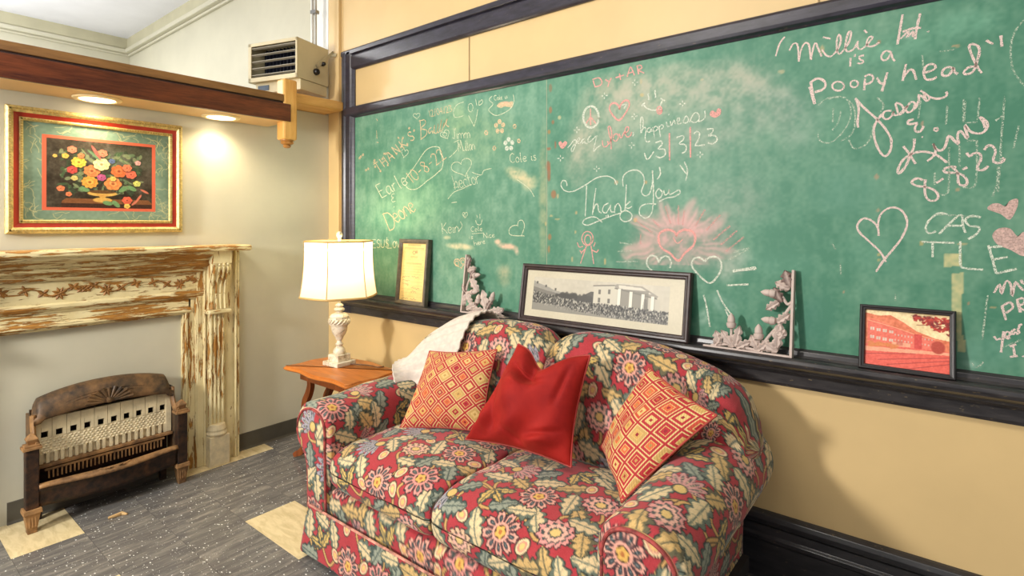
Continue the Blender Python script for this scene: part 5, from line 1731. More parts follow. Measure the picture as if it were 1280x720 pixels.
def oak_leaf(L, mb, u, v, ang, Ln, Wd, w0=0.004, rise=0.014, droop=0.0):
    n = 13
    ca, sa = math.cos(ang), math.sin(ang)
    rows = []
    for k in range(n):
        q = k / (n - 1)
        wd = Wd * (0.50 + 0.50 * abs(math.sin(3.5 * math.pi * (q * 0.94 + 0.03)))) * (math.sin(math.pi * min(1, q * .93 + .07)) ** 0.55)
        h = w0 + rise * math.sin(math.pi * (0.15 + 0.8 * q)) - droop * q * q
        row = []
        for s_, hh in ((-1, -0.006), (-.55, 0.002), (0, -0.003), (.55, 0.002), (1, -0.006)):
            a, b = q * Ln, s_ * wd
            row.append(L(u + a * ca - b * sa, v + a * sa + b * ca, max(0.001, h + hh)))
        rows.append(row)
    vs = [p for r in rows for p in r] + [L(u + 0.5 * Ln * ca, v + 0.5 * Ln * sa, 0.0)]
    fs = []
    for i in range(n - 1):
        for j in range(4):
            a = i * 5 + j
            fs.append((a, a + 1, a + 6, a + 5))
    c_ = len(vs) - 1
    ring = [i * 5 for i in range(n)] + [(n - 1) * 5 + j for j in range(1, 5)] + [i * 5 + 4 for i in range(n - 2, -1, -1)] + [3, 2, 1]
    for i in range(len(ring)):
        fs.append((ring[(i + 1) % len(ring)], ring[i], c_))
    mb.add(vs, fs)


def acorn(L, mb, u, v, ang, s=1.0, w=0.013):
    c_ = L(u, v, w)
    d = (L.eu * math.cos(ang) + L.ev * math.sin(ang)).normalized()
    M = d.to_track_quat('Z', 'Y').to_matrix().to_4x4()
    prof = [(0.003, -0.017), (0.011, -0.014), (0.0142, -0.006), (0.0142, 0.001), (0.0112, 0.002), (0.0116, 0.008), (0.010, 0.018), (0.006, 0.025), (0.0025, 0.029), (0.001, 0.031)]
    mb.lathe([(r * s, h * s) for r, h in prof], tuple(c_), 14, M=M)


def bracket(x, mirror, label, leaves, acorns, stems):
    H = 0.315
    L = Lean(x, H, -0.064, -0.022)
    if mirror:
        L.eu = Vector((-1, 0, 0))
    t = thing('corner_bracket', label, 'ornament', tuple(L(0, 0)), 0, 'acorn corner brackets on the chalk rail')
    mb = MB()
    L.box(mb, 0, 0.009, 0, H, -0.012, 0.018)
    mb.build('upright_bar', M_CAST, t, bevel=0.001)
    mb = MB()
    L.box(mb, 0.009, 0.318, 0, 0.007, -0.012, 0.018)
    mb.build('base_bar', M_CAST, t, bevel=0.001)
    mb = MB()
    for s_ in stems:
        P = catmull(s_, 5)
        mb.tube([L(p[0], p[1], 0.007) for p in P], 0.0055, 8)
    mb.build('branch', M_CAST, t, smooth=True)
    for a in leaves:
        mb = MB()
        oak_leaf(L, mb, a[0], a[1], a[2], a[3] * 1.12, a[4] * 1.15, *a[5:])
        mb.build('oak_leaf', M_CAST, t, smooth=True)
    for a in acorns:
        mb = MB()
        acorn(L, mb, *a)
        mb.build('acorn', M_CAST, t, smooth=True)


R = math.radians
bracket(1.345, False, 'pale cast oak leaf and acorn corner bracket between certificate and long photograph',
        [(.018, .235, R(80), .062, .018), (.020, .225, R(20), .055, .018), (.045, .185, R(65), .05, .017), (.050, .190, R(-50), .085, .024), (.02, .105, R(120), .055, .016), (.03, .115, R(-60), .070, .020), (.02, .10, R(-95), .06, .018),
         (.035, .02, R(25), .075, .020), (.08, .015, R(8), .07, .02), (.185, .025, R(115), .105, .028), (.18, .03, R(60), .06, .018), (.20, .018, R(15), .08, .022), (.255, .016, R(40), .045, .016), (.10, .045, R(60), .05, .016)],
        [(.085, .205, R(10), 1.1), (.078, .115, R(5), 1.05), (.118, .075, R(85), 1.1), (.215, .095, R(75), 1.1)],
        [[(.01, .30), (.03, .25), (.045, .20), (.03, .16), (.02, .11)], [(.02, .11), (.06, .07), (.09, .02)], [(.045, .2), (.07, .205)], [(.02, .11), (.065, .115)], [(.09, .02), (.115, .06)], [(.06, .006), (.14, .02), (.19, .03), (.30, .008)], [(.19, .03), (.21, .08)]])
bracket(2.986, True, 'pale cast oak leaf and acorn corner bracket on the rail right of the long photograph',
        [(.014, .250, R(72), .060, .022), (.016, .245, R(25), .050, .018), (.040, .195, R(60), .055, .018), (.05, .195, R(-35), .05, .016), (.055, .120, R(140), .050, .018), (.045, .115, R(-85), .085, .020), (.03, .10, R(-60), .055, .018),
         (.02, .08, R(5), .05, .014), (.05, .015, R(30), .060, .020), (.115, .012, R(60), .055, .018), (.12, .010, R(140), .05, .016), (.20, .012, R(100), .075, .018), (.205, .010, R(50), .070, .018), (.195, .010, R(150), .055, .016), (.255, .008, R(70), .055, .018), (.275, .008, R(120), .04, .015)],
        [(.078, .225, R(5), 1.15), (.075, .125, R(5), 1.1), (.115, .070, R(88), 1.25), (.215, .100, R(88), 1.25)],
        [[(.006, .20), (.022, .19), (.04, .215), (.06, .225)], [(.006, .19), (.03, .15), (.04, .12)], [(.04, .12), (.07, .125)], [(.04, .12), (.075, .075), (.105, .03), (.115, .01)], [(.115, .01), (.115, .055)], [(.10, .008), (.16, .014), (.215, .02), (.29, .006)], [(.215, .02), (.215, .085)]])

# ================================================================== end table and lamp
TZ = 0.585
tx0, tx1, ty0, ty1 = 0.425, 1.055, -0.598, -0.215
t = thing('end_table', 'orange brown wooden end table with scalloped top between the sofa and corner', 'table', ((tx0 + tx1) / 2, (ty0 + ty1) / 2, 0))
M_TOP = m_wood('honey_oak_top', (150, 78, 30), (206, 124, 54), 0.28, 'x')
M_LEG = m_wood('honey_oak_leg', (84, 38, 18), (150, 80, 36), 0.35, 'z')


def serp(inset):
    pts = []
    cs = [(tx0, ty0), (tx1, ty0), (tx1, ty1), (tx0, ty1)]
    amp = 0.020
    for k in range(4):
        a, b = Vector(cs[k]), Vector(cs[(k + 1) % 4])
        d = (b - a)
        nrm = Vector((d.y, -d.x)).normalized()
        n = 26
        for i in range(n):
            q = i / n
            off = -amp * (1 - math.cos(2 * math.pi * 2 * q)) / 2 * (0.9 if k % 2 == 0 else 0.7) + amp * .35 * math.sin(math.pi * q)
            ro = 0.020 * max(0, 1 - min(q, 1 - q) / 0.05) ** 2
            p = a + d * q + nrm * (off - inset - 0.0) - nrm * ro * 0.4
            if q < 0.05 or q > 0.95:
                p += (Vector(((tx0 + tx1) / 2, (ty0 + ty1) / 2)) - p).normalized() * inset * 0.4
            pts.append((p.x, p.y))
    return pts


mb = MB()
rings = [(0.012, TZ - 0.026), (0.004, TZ - 0.022), (0.0, TZ - 0.016), (0.003, TZ - 0.010), (0.010, TZ - 0.007), (0.010, TZ - 0.004), (0.014, TZ)]
vs, fs = [], []
n = len(serp(0))
for (ins, z) in rings:
    vs += [(x, y, z) for x, y in serp(ins)]
for i in range(len(rings) - 1):
    for k in range(n):
        fs.append((i * n + k, i * n + (k + 1) % n, (i + 1) * n + (k + 1) % n, (i + 1) * n + k))
fs.append(tuple(range(n))[::-1])
fs.append(tuple(range((len(rings) - 1) * n, len(rings) * n)))
mb.add(vs, fs).build('table_top', M_TOP, t, smooth=True)
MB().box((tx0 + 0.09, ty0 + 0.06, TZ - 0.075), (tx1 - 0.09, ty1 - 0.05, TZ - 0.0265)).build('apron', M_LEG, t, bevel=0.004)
sp = [(.056, .548), (.042, .538), (.036, .522), (.046, .510), (.066, .512), (.092, .500), (.100, .462), (.080, .410), (.048, .360), (.040, .310), (.056, .250), (.080, .200), (.078, .150), (.050, .100), (.005, .055), (-.045, .030), (-.070, .016)]
spw = [.4, .55, .6, .7, .8, 1.0, 1.1, 1.15, 1.2, 1.2, 1.15, 1.15, 1.2, 1.25, 1.1, .85, .6]
for sx in (0, 1):
    for y in (-0.475, -0.335):
        P = catmull(sp, 4)
        Wd = np.interp(np.linspace(0, 1, len(P)), np.linspace(0, 1, len(spw)), spw)
        pts = [((tx0 + p[0]) if sx == 0 else (tx1 - p[0]), y, p[1]) for p in P]
        mb = MB()
        vs, fs = [], []
        P3 = [Vector(p) for p in pts]
        for i, p in enumerate(P3):
            tdir = (P3[min(i + 1, len(P3) - 1)] - P3[max(i - 1, 0)]).normalized()
            nn = Vector((tdir.z, 0, -tdir.x)) * 0.0175 * Wd[i]
            for dy in (-0.014, 0.014):
                for s_ in (-1, 1):
                    vs.append(p + nn * s_ + Vector((0, dy, 0)))
        for i in range(len(P3) - 1):
            a, b = i * 4, i * 4 + 4
            fs += [(a, a + 1, b + 1, b), (a + 3, a + 2, b + 2, b + 3), (a + 2, a, b, b + 2), (a + 1, a + 3, b + 3, b + 1)]
        fs += [(0, 2, 3, 1), (len(vs) - 4, len(vs) - 3, len(vs) - 1, len(vs) - 2)]
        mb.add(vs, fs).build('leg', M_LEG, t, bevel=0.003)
MB().box((tx0 + 0.045, -0.50, 0.120), (tx1 - 0.045, -0.31, 0.138)).build('lower_shelf', M_TOP, t, bevel=0.005)

LX, LY = 0.655, -0.372
t = thing('table_lamp', 'lit table lamp with carved marble urn base and white panelled shade on the end table', 'lamp', (LX, LY, TZ))
tm = NT('carved_marble')
f_ = tm.noise(tm.coords(), 26, 7, 0.65, 1.2)
M_MARB = tm.finish(tm.ramp(f_, [(0.32, (150, 132, 104)), (0.47, (226, 214, 188)), (0.7, (242, 234, 214))]), 0.35)
mb = MB()
Rz = Matrix.Translation((LX, LY, 0)) @ Matrix.Rotation(math.radians(4), 4, 'Z')
mb.box((-0.066, -0.066, TZ), (0.066, 0.066, TZ + 0.024), 0, Rz).box((-0.045, -0.045, TZ + 0.024), (0.045, 0.045, TZ + 0.062), 0, Rz)
mb.build('plinth', M_MARB, t, bevel=0.003)
mb = MB()
z = TZ + 0.062
prof = [(0.030, 0), (0.034, 0.006), (0.035, 0.016), (0.030, 0.030), (0.020, 0.040), (0.016, 0.046), (0.021, 0.052), (0.021, 0.060), (0.015, 0.066), (0.014, 0.078), (0.022, 0.088), (0.022, 0.096), (0.027, 0.104), (0.040, 0.124), (0.046, 0.150), (0.048, 0.166),
        (0.055, 0.170), (0.056, 0.176), (0.056, 0.206), (0.053, 0.212), (0.054, 0.218), (0.046, 0.228), (0.030, 0.236), (0.018, 0.240), (0.016, 0.246), (0.026, 0.250), (0.030, 0.258), (0.026, 0.266), (0.014, 0.270), (0.020, 0.274), (0.024, 0.282), (0.016, 0.290), (0.008, 0.294), (0.006, 0.50)]
mb.lathe([(r, z + h) for r, h in prof], (LX, LY, 0), 36)
mb.build('urn_base', M_MARB, t, smooth=True)
mb = MB()
for k in range(16):
    a = 2 * math.pi * k / 16
    mb.tube([(LX + 0.0575 * math.cos(a + q * .55), LY + 0.0575 * math.sin(a + q * .55), z + 0.176 + 0.029 * q) for q in np.linspace(0, 1, 5)], [0.002, 0.0055, 0.0065, 0.0055, 0.002], 6)
mb.build('carved_band', M_MARB, t, smooth=True)
# shade
SZ0, SZ1 = 0.985, 1.300
sm = NT('shade_silk')
sm.bsdf.inputs['Emission Color'].default_value = (1.0, 0.93, 0.72, 1)
sm.bsdf.inputs['Emission Strength'].default_value = 0.16
tl_ = sm.n('ShaderNodeBsdfTranslucent')
tl_.inputs[0].default_value = (1.0, 0.95, 0.82, 1)
mx = sm.n('ShaderNodeMixShader')
mx.inputs[0].default_value = 0.6
sm.link(sm.bsdf.outputs[0], mx.inputs[1])
sm.link(tl_.outputs[0], mx.inputs[2])
sm.link(mx.outputs[0], sm.out.inputs['Surface'])
M_SHADE = sm.finish((250, 244, 222), 0.8)
M_STRIM = m_plain('shade_trim_gold', (206, 168, 104), 0.5)
HEXA = math.radians(8)


def hexpt(q, k, fr=0.0):
    """point on the shade: q = 0 bottom .. 1 top, side k, fraction along the side"""
    r = 0.218 - 0.030 * (1 - (1 - q) ** 2.0) + 0.006 * q * q
    z_ = SZ0 + (SZ1 - SZ0) * q
    a0, a1 = HEXA + math.pi / 3 * k, HEXA + math.pi / 3 * (k + 1)
    p0 = Vector((r * math.cos(a0), r * math.sin(a0), 0))
    p1 = Vector((r * math.cos(a1), r * math.sin(a1), 0))
    p = p0.lerp(p1, fr)
    p = p * (1 + 0.05 * math.sin(math.pi * fr))
    return Vector((LX, LY, z_)) + p


P = np.zeros((14, 6 * 8, 3))
for i in range(14):
    for k in range(6):
        for j in range(8):
            P[i, k * 8 + j] = hexpt(i / 13, k, j / 8)
shade = grid_obj('lamp_shade', P, M_SHADE, t, wrap=True)
mb = MB()
for k in range(6):
    mb.tube([hexpt(q, k) * 1.0 for q in np.linspace(0, 1, 12)], 0.0030, 6)
for q, rr in ((0.0, 0.006), (1.0, 0.005)):
    ring = [hexpt(q, k, j / 6) for k in range(6) for j in range(6)]
    mb.tube(ring + [ring[0]], rr, 8)
mb.build('shade_trim', M_STRIM, shade, smooth=True)
mb = MB()
mb.lathe([(0.003, SZ1 - 0.01), (0.010, SZ1 + 0.012), (0.006, SZ1 + 0.018), (0.012, SZ1 + 0.024), (0.018, SZ1 + 0.036), (0.016, SZ1 + 0.048), (0.006, SZ1 + 0.056), (0.002, SZ1 + 0.058)], (LX, LY, 0), 18)
mb.build('finial', M_MARB, t, smooth=True)
mb = MB()
for k in range(3):
    a = HEXA + 2 * math.pi * k / 3
    mb.tube([(LX, LY, SZ1 - 0.008), (LX + 0.17 * math.cos(a), LY + 0.17 * math.sin(a), SZ1 - 0.004)], 0.002, 6)
mb.build('shade_spider', M_STRIM, t)
bl = NT('lamp_bulb_glow')
bl.bsdf.inputs['Emission Color'].default_value = (1, .9, .7, 1)
bl.bsdf.inputs['Emission Strength'].default_value = 4
mb = MB()
mb.lathe([(0.012, 1.120), (0.014, 1.135), (0.026, 1.160), (0.030, 1.180), (0.024, 1.200), (0.010, 1.210)], (LX, LY, 0), 18)
mb.build('bulb', bl.finish((255, 240, 210)), t, smooth=True)
light('table_lamp_light', 'POINT', (LX, LY, 1.235), 9, (1.0, 0.86, 0.58), shadow_soft_size=0.05)
mb = MB()
P = catmull([(LX + 0.06, LY + 0.03, TZ + 0.006), (LX + 0.12, LY + 0.07, TZ + 0.0035), (LX + 0.18, LY + 0.09, TZ + 0.0035), (LX + 0.235, LY + 0.09, TZ + 0.0035), (LX + 0.25, LY + 0.125, TZ + 0.0035)], 6)
mb.tube([tuple(p) for p in P], 0.003, 6)
mb.build('cord', m_plain('cord_brown', (96, 62, 36), 0.5), t, smooth=True)
# ================================================================== loveseat
TS, TN = 0.74, 600                                # repeat of the fabric in metres, painted cells per repeat


class Weave:
    """repeating floral tapestry: motifs wrap round the tile"""
    def __init__(self):
        self.a = np.ones((TN, TN, 3)) * np.array((174, 58, 64.0))
        self.Y, self.X = np.mgrid[0:TN, 0:TN] / TN

    def loc(self, cx, cy):
        return ((self.X - cx + .5) % 1) - .5, ((self.Y - cy + .5) % 1) - .5

    def put(self, m, col):
        m = np.clip(m, 0, 1)[..., None]
        self.a = self.a * (1 - m) + np.array(col, float) * m

    def soft(self, d):
        return np.clip(d * TN / 1.4 + .5, 0, 1)

    def stem(self, pts, w, col=(206, 158, 88)):
        P = catmull(pts, 8)
        d = np.full(self.X.shape, 9.0)
        for a, b in zip(P[:-1], P[1:]):
            mx, my = (a + b) / 2
            dx, dy = self.loc(mx, my)
            dx, dy = dx + (mx - a[0]), dy + (my - a[1])
            vx, vy = b - a
            t_ = np.clip((dx * vx + dy * vy) / max(vx * vx + vy * vy, 1e-9), 0, 1)
            d = np.minimum(d, np.hypot(dx - t_ * vx, dy - t_ * vy))
        self.put(self.soft(w + .004 - d), (60, 52, 44))
        self.put(self.soft(w - d), col)

    def leaf(self, cx, cy, L, W, a, c1=(228, 204, 138), c2=(86, 100, 88), jag=5, half=0.45):
        dx, dy = self.loc(cx, cy)
        u, v = (dx * math.cos(a) + dy * math.sin(a)) / L, (-dx * math.sin(a) + dy * math.cos(a))
        q = np.clip(u + .5, 0, 1)
        e = W * np.sin(np.pi * q ** .8) ** .8 * (1 + .55 * np.abs(np.sin(jag * np.pi * q)) - .38)
        e = np.where((u > -.5) & (u < .5), e, -1)
        self.put(self.soft(e + .006 - np.abs(v)), (44, 52, 48))
        self.put(self.soft(e - np.abs(v)), c2)
        self.put(self.soft(e * .62 - np.abs(v - e * .10)), c1)
        self.put(self.soft(.0035 - np.abs(v)) * (e > .004), c2)
        for k in np.linspace(.2, .8, 4):
            self.put(self.soft(.0025 - np.abs((q - k) * L - np.abs(v) * .8)) * (np.abs(v) < e * .5), tuple(half * x + (1 - half) * y for x, y in zip(c2, c1)))

    def daisy(self, cx, cy, R, n=8, rot=0., pet=(226, 150, 140), inn=(74, 80, 76), ctr=(222, 176, 92)):
        dx, dy = self.loc(cx, cy)
        r, th = np.hypot(dx, dy), np.arctan2(dy, dx)
        ph = ((th - rot) * n / (2 * np.pi)) % 1 - .5
        e = R * (1 - .34 * (np.abs(ph) * 2) ** 2.2) * (1 + .05 * np.sin(th * n * 3))
        self.put(self.soft(e + .009 - r), (52, 44, 46))
        self.put(self.soft(e - r), pet)
        self.put(self.soft(.10 * R - np.abs(np.abs(ph) - .5) * r * 2 * np.pi / n * 1.4) * (r < e) * (r > R * .45), (86, 60, 62))
        pe = .30 - np.hypot(ph * 1.25, (r / R - .64) * 1.25)
        self.put(np.clip(pe * 14, 0, 1), inn)
        pe = .12 - np.hypot(ph * 1.5, (r / R - .66) * 1.1)
        self.put(np.clip(pe * 14, 0, 1), tuple(.5 * x + 90 for x in inn))
        self.put(self.soft(R * .32 - r), (70, 50, 40))
        self.put(self.soft(R * .27 * (1 + .15 * np.sin(5 * th)) - r), ctr)
        self.put(self.soft(R * .10 - r), (180, 110, 60))

    def protea(self, cx, cy, R, rot, pet=(164, 158, 166), inn=(70, 74, 78)):
        dx, dy = self.loc(cx, cy)
        u, v = dx * math.cos(rot) + dy * math.sin(rot), -dx * math.sin(rot) + dy * math.cos(rot)
        u = u + R * .55
        r, th = np.hypot(u, v), np.arctan2(v, u)
        half = 1.25
        n = 7
        ph = ((th + half) / (2 * half) * n)
        inside = (np.abs(th) < half)
        f = ph % 1 - .5
        Rm = 1.45 * R * (1 - .35 * (np.abs(th) / half) ** 2)
        e = Rm * (1 - .42 * (np.abs(f) * 2) ** 1.8)
        self.put(self.soft(e + .008 - r) * inside, (54, 52, 62))
        self.put(self.soft(e - r) * inside, pet)
        pe = .26 - np.hypot(f * 1.1, (r / Rm - .55) * .9)
        self.put(np.clip(pe * 14, 0, 1) * inside, inn)
        pe = .08 - np.hypot(f * 1.0, ((r / Rm * 9) % 1 - .5) * .16)
        self.put(np.clip(pe * 20, 0, 1) * inside * (r < .78 * Rm) * (r > .34 * Rm), (232, 214, 160))
        self.put(self.soft(R * .36 - np.hypot(u, v)), (56, 60, 56))
        self.put(self.soft(R * .28 - np.hypot(u, v)), (214, 180, 110))

    def frill(self, cx, cy, R, rot=0., pet=(222, 152, 144), inn=(70, 78, 76)):
        dx, dy = self.loc(cx, cy)
        r, th = np.hypot(dx, dy * 1.15), np.arctan2(dy, dx)
        for k, (f, col) in enumerate(((1.0, pet), (.78, inn), (.66, (232, 178, 158)), (.42, inn), (.30, (226, 190, 120)))):
            e = R * f * (1 + .10 * np.sin(th * (11 - k) + k + rot) + .05 * np.sin(th * 23))
            if k == 0:
                self.put(self.soft(e + .008 - r), (56, 46, 48))
            self.put(self.soft(e - r), col)

    def trefoil(self, cx, cy, R, rot, c1=(222, 184, 104), c2=(84, 86, 74)):
        for a in (-1.0, 0.0, 1.0):
            b = rot + a
            self.leaf(cx + .55 * R * math.cos(b), cy + .55 * R * math.sin(b), R * 1.15, R * .30, b, c1, c2, 3)

    def bud(self, cx, cy, rx, ry, a):
        dx, dy = self.loc(cx, cy)
        u, v = (dx * math.cos(a) + dy * math.sin(a)) / rx, (-dx * math.sin(a) + dy * math.cos(a)) / ry
        d = (1 - np.hypot(u, v)) * min(rx, ry)
        self.put(self.soft(d + .005), (62, 50, 46))
        self.put(self.soft(d), (232, 206, 160))
        self.put(self.soft(d - .007), (206, 140, 120))
        self.put(self.soft(d - .014), (228, 190, 116))


wv = Weave()
wv.a += (vnoise(TN, TN, 30, 3)[..., None] - .5) * 8
rw = np.random.RandomState(12)
spots = []
for i in range(4):
    for j in range(4):
        spots.append(((j + .5 * (i % 2) + .25 + .12 * rw.randn() * .5) / 4, (i + .5 + .10 * rw.randn() * .5) / 4))


def tdist(a, b):
    dx, dy = abs(a[0] - b[0]) % 1, abs(a[1] - b[1]) % 1
    return math.hypot(min(dx, 1 - dx), min(dy, 1 - dy))


# tan stems wander from flower to flower
for i, p in enumerate(spots):
    for q in spots[i + 1:]:
        if tdist(p, q) < .29 and rw.rand() < .62:
            dx, dy = ((q[0] - p[0] + .5) % 1) - .5, ((q[1] - p[1] + .5) % 1) - .5
            k = .07 * (1 if rw.rand() < .5 else -1)
            m1 = (p[0] + dx * .35 - dy * k * 4, p[1] + dy * .35 + dx * k * 4)
            m2 = (p[0] + dx * .68 + dy * k * 2, p[1] + dy * .68 - dx * k * 2)
            wv.stem([p, m1, m2, (p[0] + dx, p[1] + dy)], .0065, (204, 160, 98))
# leaves fill the ground between them
CREAM = ((222, 197, 152), (104, 114, 100))
GREEN = ((150, 154, 136), (72, 86, 80))
GOLD = ((208, 172, 112), (104, 98, 74))
leaves = []
tries = 0
while len(leaves) < 56 and tries < 6000:
    tries += 1
    c_ = (rw.rand(), rw.rand())
    if min(tdist(c_, s_) for s_ in spots) < .118:
        continue
    if leaves and min(tdist(c_, l_) for l_ in leaves) < .070:
        continue
    leaves.append(c_)
    near = min(spots, key=lambda s_: tdist(c_, s_))
    dx, dy = ((c_[0] - near[0] + .5) % 1) - .5, ((c_[1] - near[1] + .5) % 1) - .5
    an = math.atan2(dy, dx) + rw.choice([-1.1, -.6, .7, 1.2])
    kind = rw.randint(9)
    if kind == 8:
        wv.bud(c_[0], c_[1], .036, .025, an)
    else:
        wv.leaf(c_[0], c_[1], .125 + .05 * rw.rand(), .040 + .012 * rw.rand(), an, *([CREAM, GREEN, CREAM, GOLD][kind % 4]), jag=4)
for i, (x, y) in enumerate(spots):
    k = (i * 5 + i // 4) % 8
    r_ = rw.rand() * 6.28
    if k in (0, 3):
        wv.daisy(x, y, .094, 8, r_)
    elif k == 1:
        wv.protea(x, y, .092, r_)
    elif k == 2:
        wv.trefoil(x, y, .098, r_)
    elif k == 4:
        wv.frill(x, y, .074, r_)
    elif k == 5:
        wv.protea(x, y, .088, r_, (206, 150, 142), (84, 74, 80))
    elif k == 6:
        wv.frill(x, y, .070, r_, (228, 186, 150), (110, 92, 80))
    else:
        wv.daisy(x, y, .088, 9, r_, (228, 164, 146), (58, 66, 68))
fab = wv.a
fab = np.clip(fab + (np.random.RandomState(1).rand(TN, TN, 1) - .5) * 10, 0, 255)


def fabric(S, T, so=0.0, to=0.0, rot=0.0):
    c_, s_ = math.cos(rot), math.sin(rot)
    X = ((S * c_ - T * s_ + so) / TS * TN) % TN
    Y = ((S * s_ + T * c_ + to) / TS * TN) % TN
    xi, yi = X.astype(int) % TN, Y.astype(int) % TN
    fx, fy = (X - np.floor(X))[..., None], (Y - np.floor(Y))[..., None]
    x2, y2 = (xi + 1) % TN, (yi + 1) % TN
    return (fab[yi, xi] * (1 - fx) + fab[yi, x2] * fx) * (1 - fy) + (fab[y2, xi] * (1 - fx) + fab[y2, x2] * fx) * fy


M_FAB = m_attr('floral_tapestry', 0.85, (420, 0.12), 0.2, 0.15, 0.22)
M_PIPE = m_attr('floral_piping', 0.8, None, 0.2)
SOFA = thing('loveseat', 'red floral tapestry loveseat with rolled arms standing below the chalkboard', 'sofa', (2.07, -0.53, 0.0))


def wr(x, y, z, amp, sc, seed):
    """gentle cloth unevenness"""
    return amp * (np.sin(x * sc + seed) * np.sin(y * sc * 1.3 + 2 * seed) + 0.5 * np.sin(z * sc * 1.7 + x * sc * .6 + seed))


def loft(name, sect, parent, so, to, rot=0.0, cap=0, seam=None):
    """sect: (n, m, 3) closed loops -> floral skin; arc length both ways gives the weave coordinates"""
    P = np.array(sect)
    n, m = P.shape[:2]
    mid = P[n // 2]
    T = np.concatenate([[0], np.cumsum(np.linalg.norm(np.diff(mid, axis=0), axis=1))])
    cen = P[:, : , :].mean(1)
    S = np.concatenate([[0], np.cumsum(np.linalg.norm(np.diff(P[:, 0], axis=0), axis=1))])
    Sg, Tg = np.meshgrid(S, T, indexing='ij')
    C = fabric(Sg, Tg, so, to, rot)
    return grid_obj(name, P, M_FAB, parent, C, wrap=True, caps=True)


def supere(n_dense, hy, hz, ex):
    a = np.linspace(0, 2 * np.pi, n_dense, endpoint=False)
    c_, s_ = np.cos(a), np.sin(a)
    return np.stack([hy * np.sign(c_) * np.abs(c_) ** (2 / ex), hz * np.sign(s_) * np.abs(s_) ** (2 / ex)], 1)


XC, XL, XR = 2.038, 1.435, 2.692
YF, YB = -0.955, -0.36

# --- seat cushions
for (x0, x1, so, to) in ((XL + 0.002, XC - 0.004, .05, .30), (XC + 0.004, XR - 0.002, .32, .12)):
    nx, m = 170, 400
    sect = []
    base = resample(supere(2400, 1, 1, 4.2) * np.array([0.305, 0.095]), m, True)
    base = np.roll(base, -int(m * 0.62), axis=0)
    for i in range(nx):
        q = i / (nx - 1)
        e = abs(2 * q - 1)
        k = max(0.02, (1 - e ** 9)) ** (1 / 3.0)
        ky = 1 - 0.05 * e ** 14
        p = base.copy()
        y = -0.650 + p[:, 0] * ky
        crown = 0.022 * (1 - e ** 2.2) * np.clip(1 - (p[:, 0] / 0.33) ** 2, 0, 1)
        z = 0.388 + p[:, 1] * (0.80 + 0.20 * k) + np.where(p[:, 1] > 0, crown, -0.2 * crown)
        z += np.where(p[:, 1] > 0, -0.012 * np.clip((-p[:, 0] - 0.20) / 0.1, 0, 1), 0)
        x = x0 + (x1 - x0) * q + 0 * y
        z = z + wr(x, y, z, 0.0022, 17, 1.3)
        sect.append(np.stack([x, y, z], 1))
    loft('seat_cushion', sect, SOFA, so, to, 0.4)

# --- backrest humps
XC = 2.082
ZT = [(0, .872), (.03, .905), (.08, .932), (.16, .945), (.30, .945), (.45, .932), (.58, .904), (.68, .872), (.74, .838), (.785, .798), (.805, .765), (.817, .72), (.822, .66)]
zx, zz = zip(*ZT)
for sgn, so, to in ((1, .12, .05), (-1, .35, .22)):
    nx, m = 210, 330
    sect = []
    base = resample(supere(2400, 1, 1, 3.2), m, True)
    base = np.roll(base, -int(m * 0.70), axis=0)
    for i in range(nx):
        q = i / (nx - 1)
        s_ = 0.822 * (1 - (1 - q) ** 1.5)
        zt = np.interp(s_, zx, zz)
        # smooth the outline a little
        zt = 0.5 * zt + 0.25 * np.interp(min(.822, s_ + .02), zx, zz) + 0.25 * np.interp(max(0, s_ - .02), zx, zz)
        z0 = 0.30 + 0.27 * np.clip((s_ - .60) / .15, 0, 1)
        th = 0.128 * (1 - 0.10 * math.exp(-(s_ / 0.035) ** 2)) * (1 - 0.22 * max(0, (s_ - .74) / .082) ** 3)
        if i == 0:
            th *= 0.9
        zc, hz = (zt + z0) / 2, (zt - z0) / 2
        z = zc + base[:, 1] * hz
        y = base[:, 0] * th
        lean = 0.10 * (z - 0.45)
        bulge = 0.016 * math.sin(math.pi * min(1, s_ / .8)) * np.exp(-((z - 0.62) / 0.16) ** 2)
        y = -0.275 + y + lean - np.where(base[:, 0] < 0, bulge, 0)
        y = np.minimum(y, -0.118)
        x = XC + sgn * (0.002 + s_) + 0 * z
        y = y + np.where(base[:, 0] < 0, wr(x, z, y, 0.003, 14, .7), 0)
        sect.append(np.stack([x, y, z], 1))
    last = sect[-1]
    cen_ = last.mean(0)
    for k_, (f_, dx_) in enumerate(((.90, .006), (.72, .012), (.45, .016), (.15, .018))):
        e_ = cen_ + (last - cen_) * np.array((1, f_, f_ if f_ > .8 else f_ * .9 + .08))
        e_[:, 0] = last[0, 0] + sgn * dx_
        sect.append(e_)
    if sgn < 0:
        sect = sect[::-1]
    loft('backrest', sect, SOFA, so, to, 0.0)
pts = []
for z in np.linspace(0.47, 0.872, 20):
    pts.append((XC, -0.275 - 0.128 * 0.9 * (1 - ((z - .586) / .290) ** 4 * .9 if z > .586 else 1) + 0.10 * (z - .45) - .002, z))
MB().tube(pts, 0.005, 8).build('back_seam', m_plain('seam_dark_cloth', (120, 58, 54), 0.8), SOFA, smooth=True)  # seam between the humps in a darker red-brown cloth

# --- rolled arms
AP = [(-.100, .17), (-.100, .30), (-.104, .42), (-.108, .50), (-.104, .560), (-.080, .610), (-.030, .638), (.030, .642), (.090, .622), (.130, .580), (.146, .525), (.134, .470), (.098, .425), (.062, .385), (.044, .32), (.040, .17)]


def arm_loop(m, grow=0.0):
    P = catmull(AP, 10)
    P = np.vstack([P, [[-.06, .165]]])
    P = resample(P, m, True)
    return P


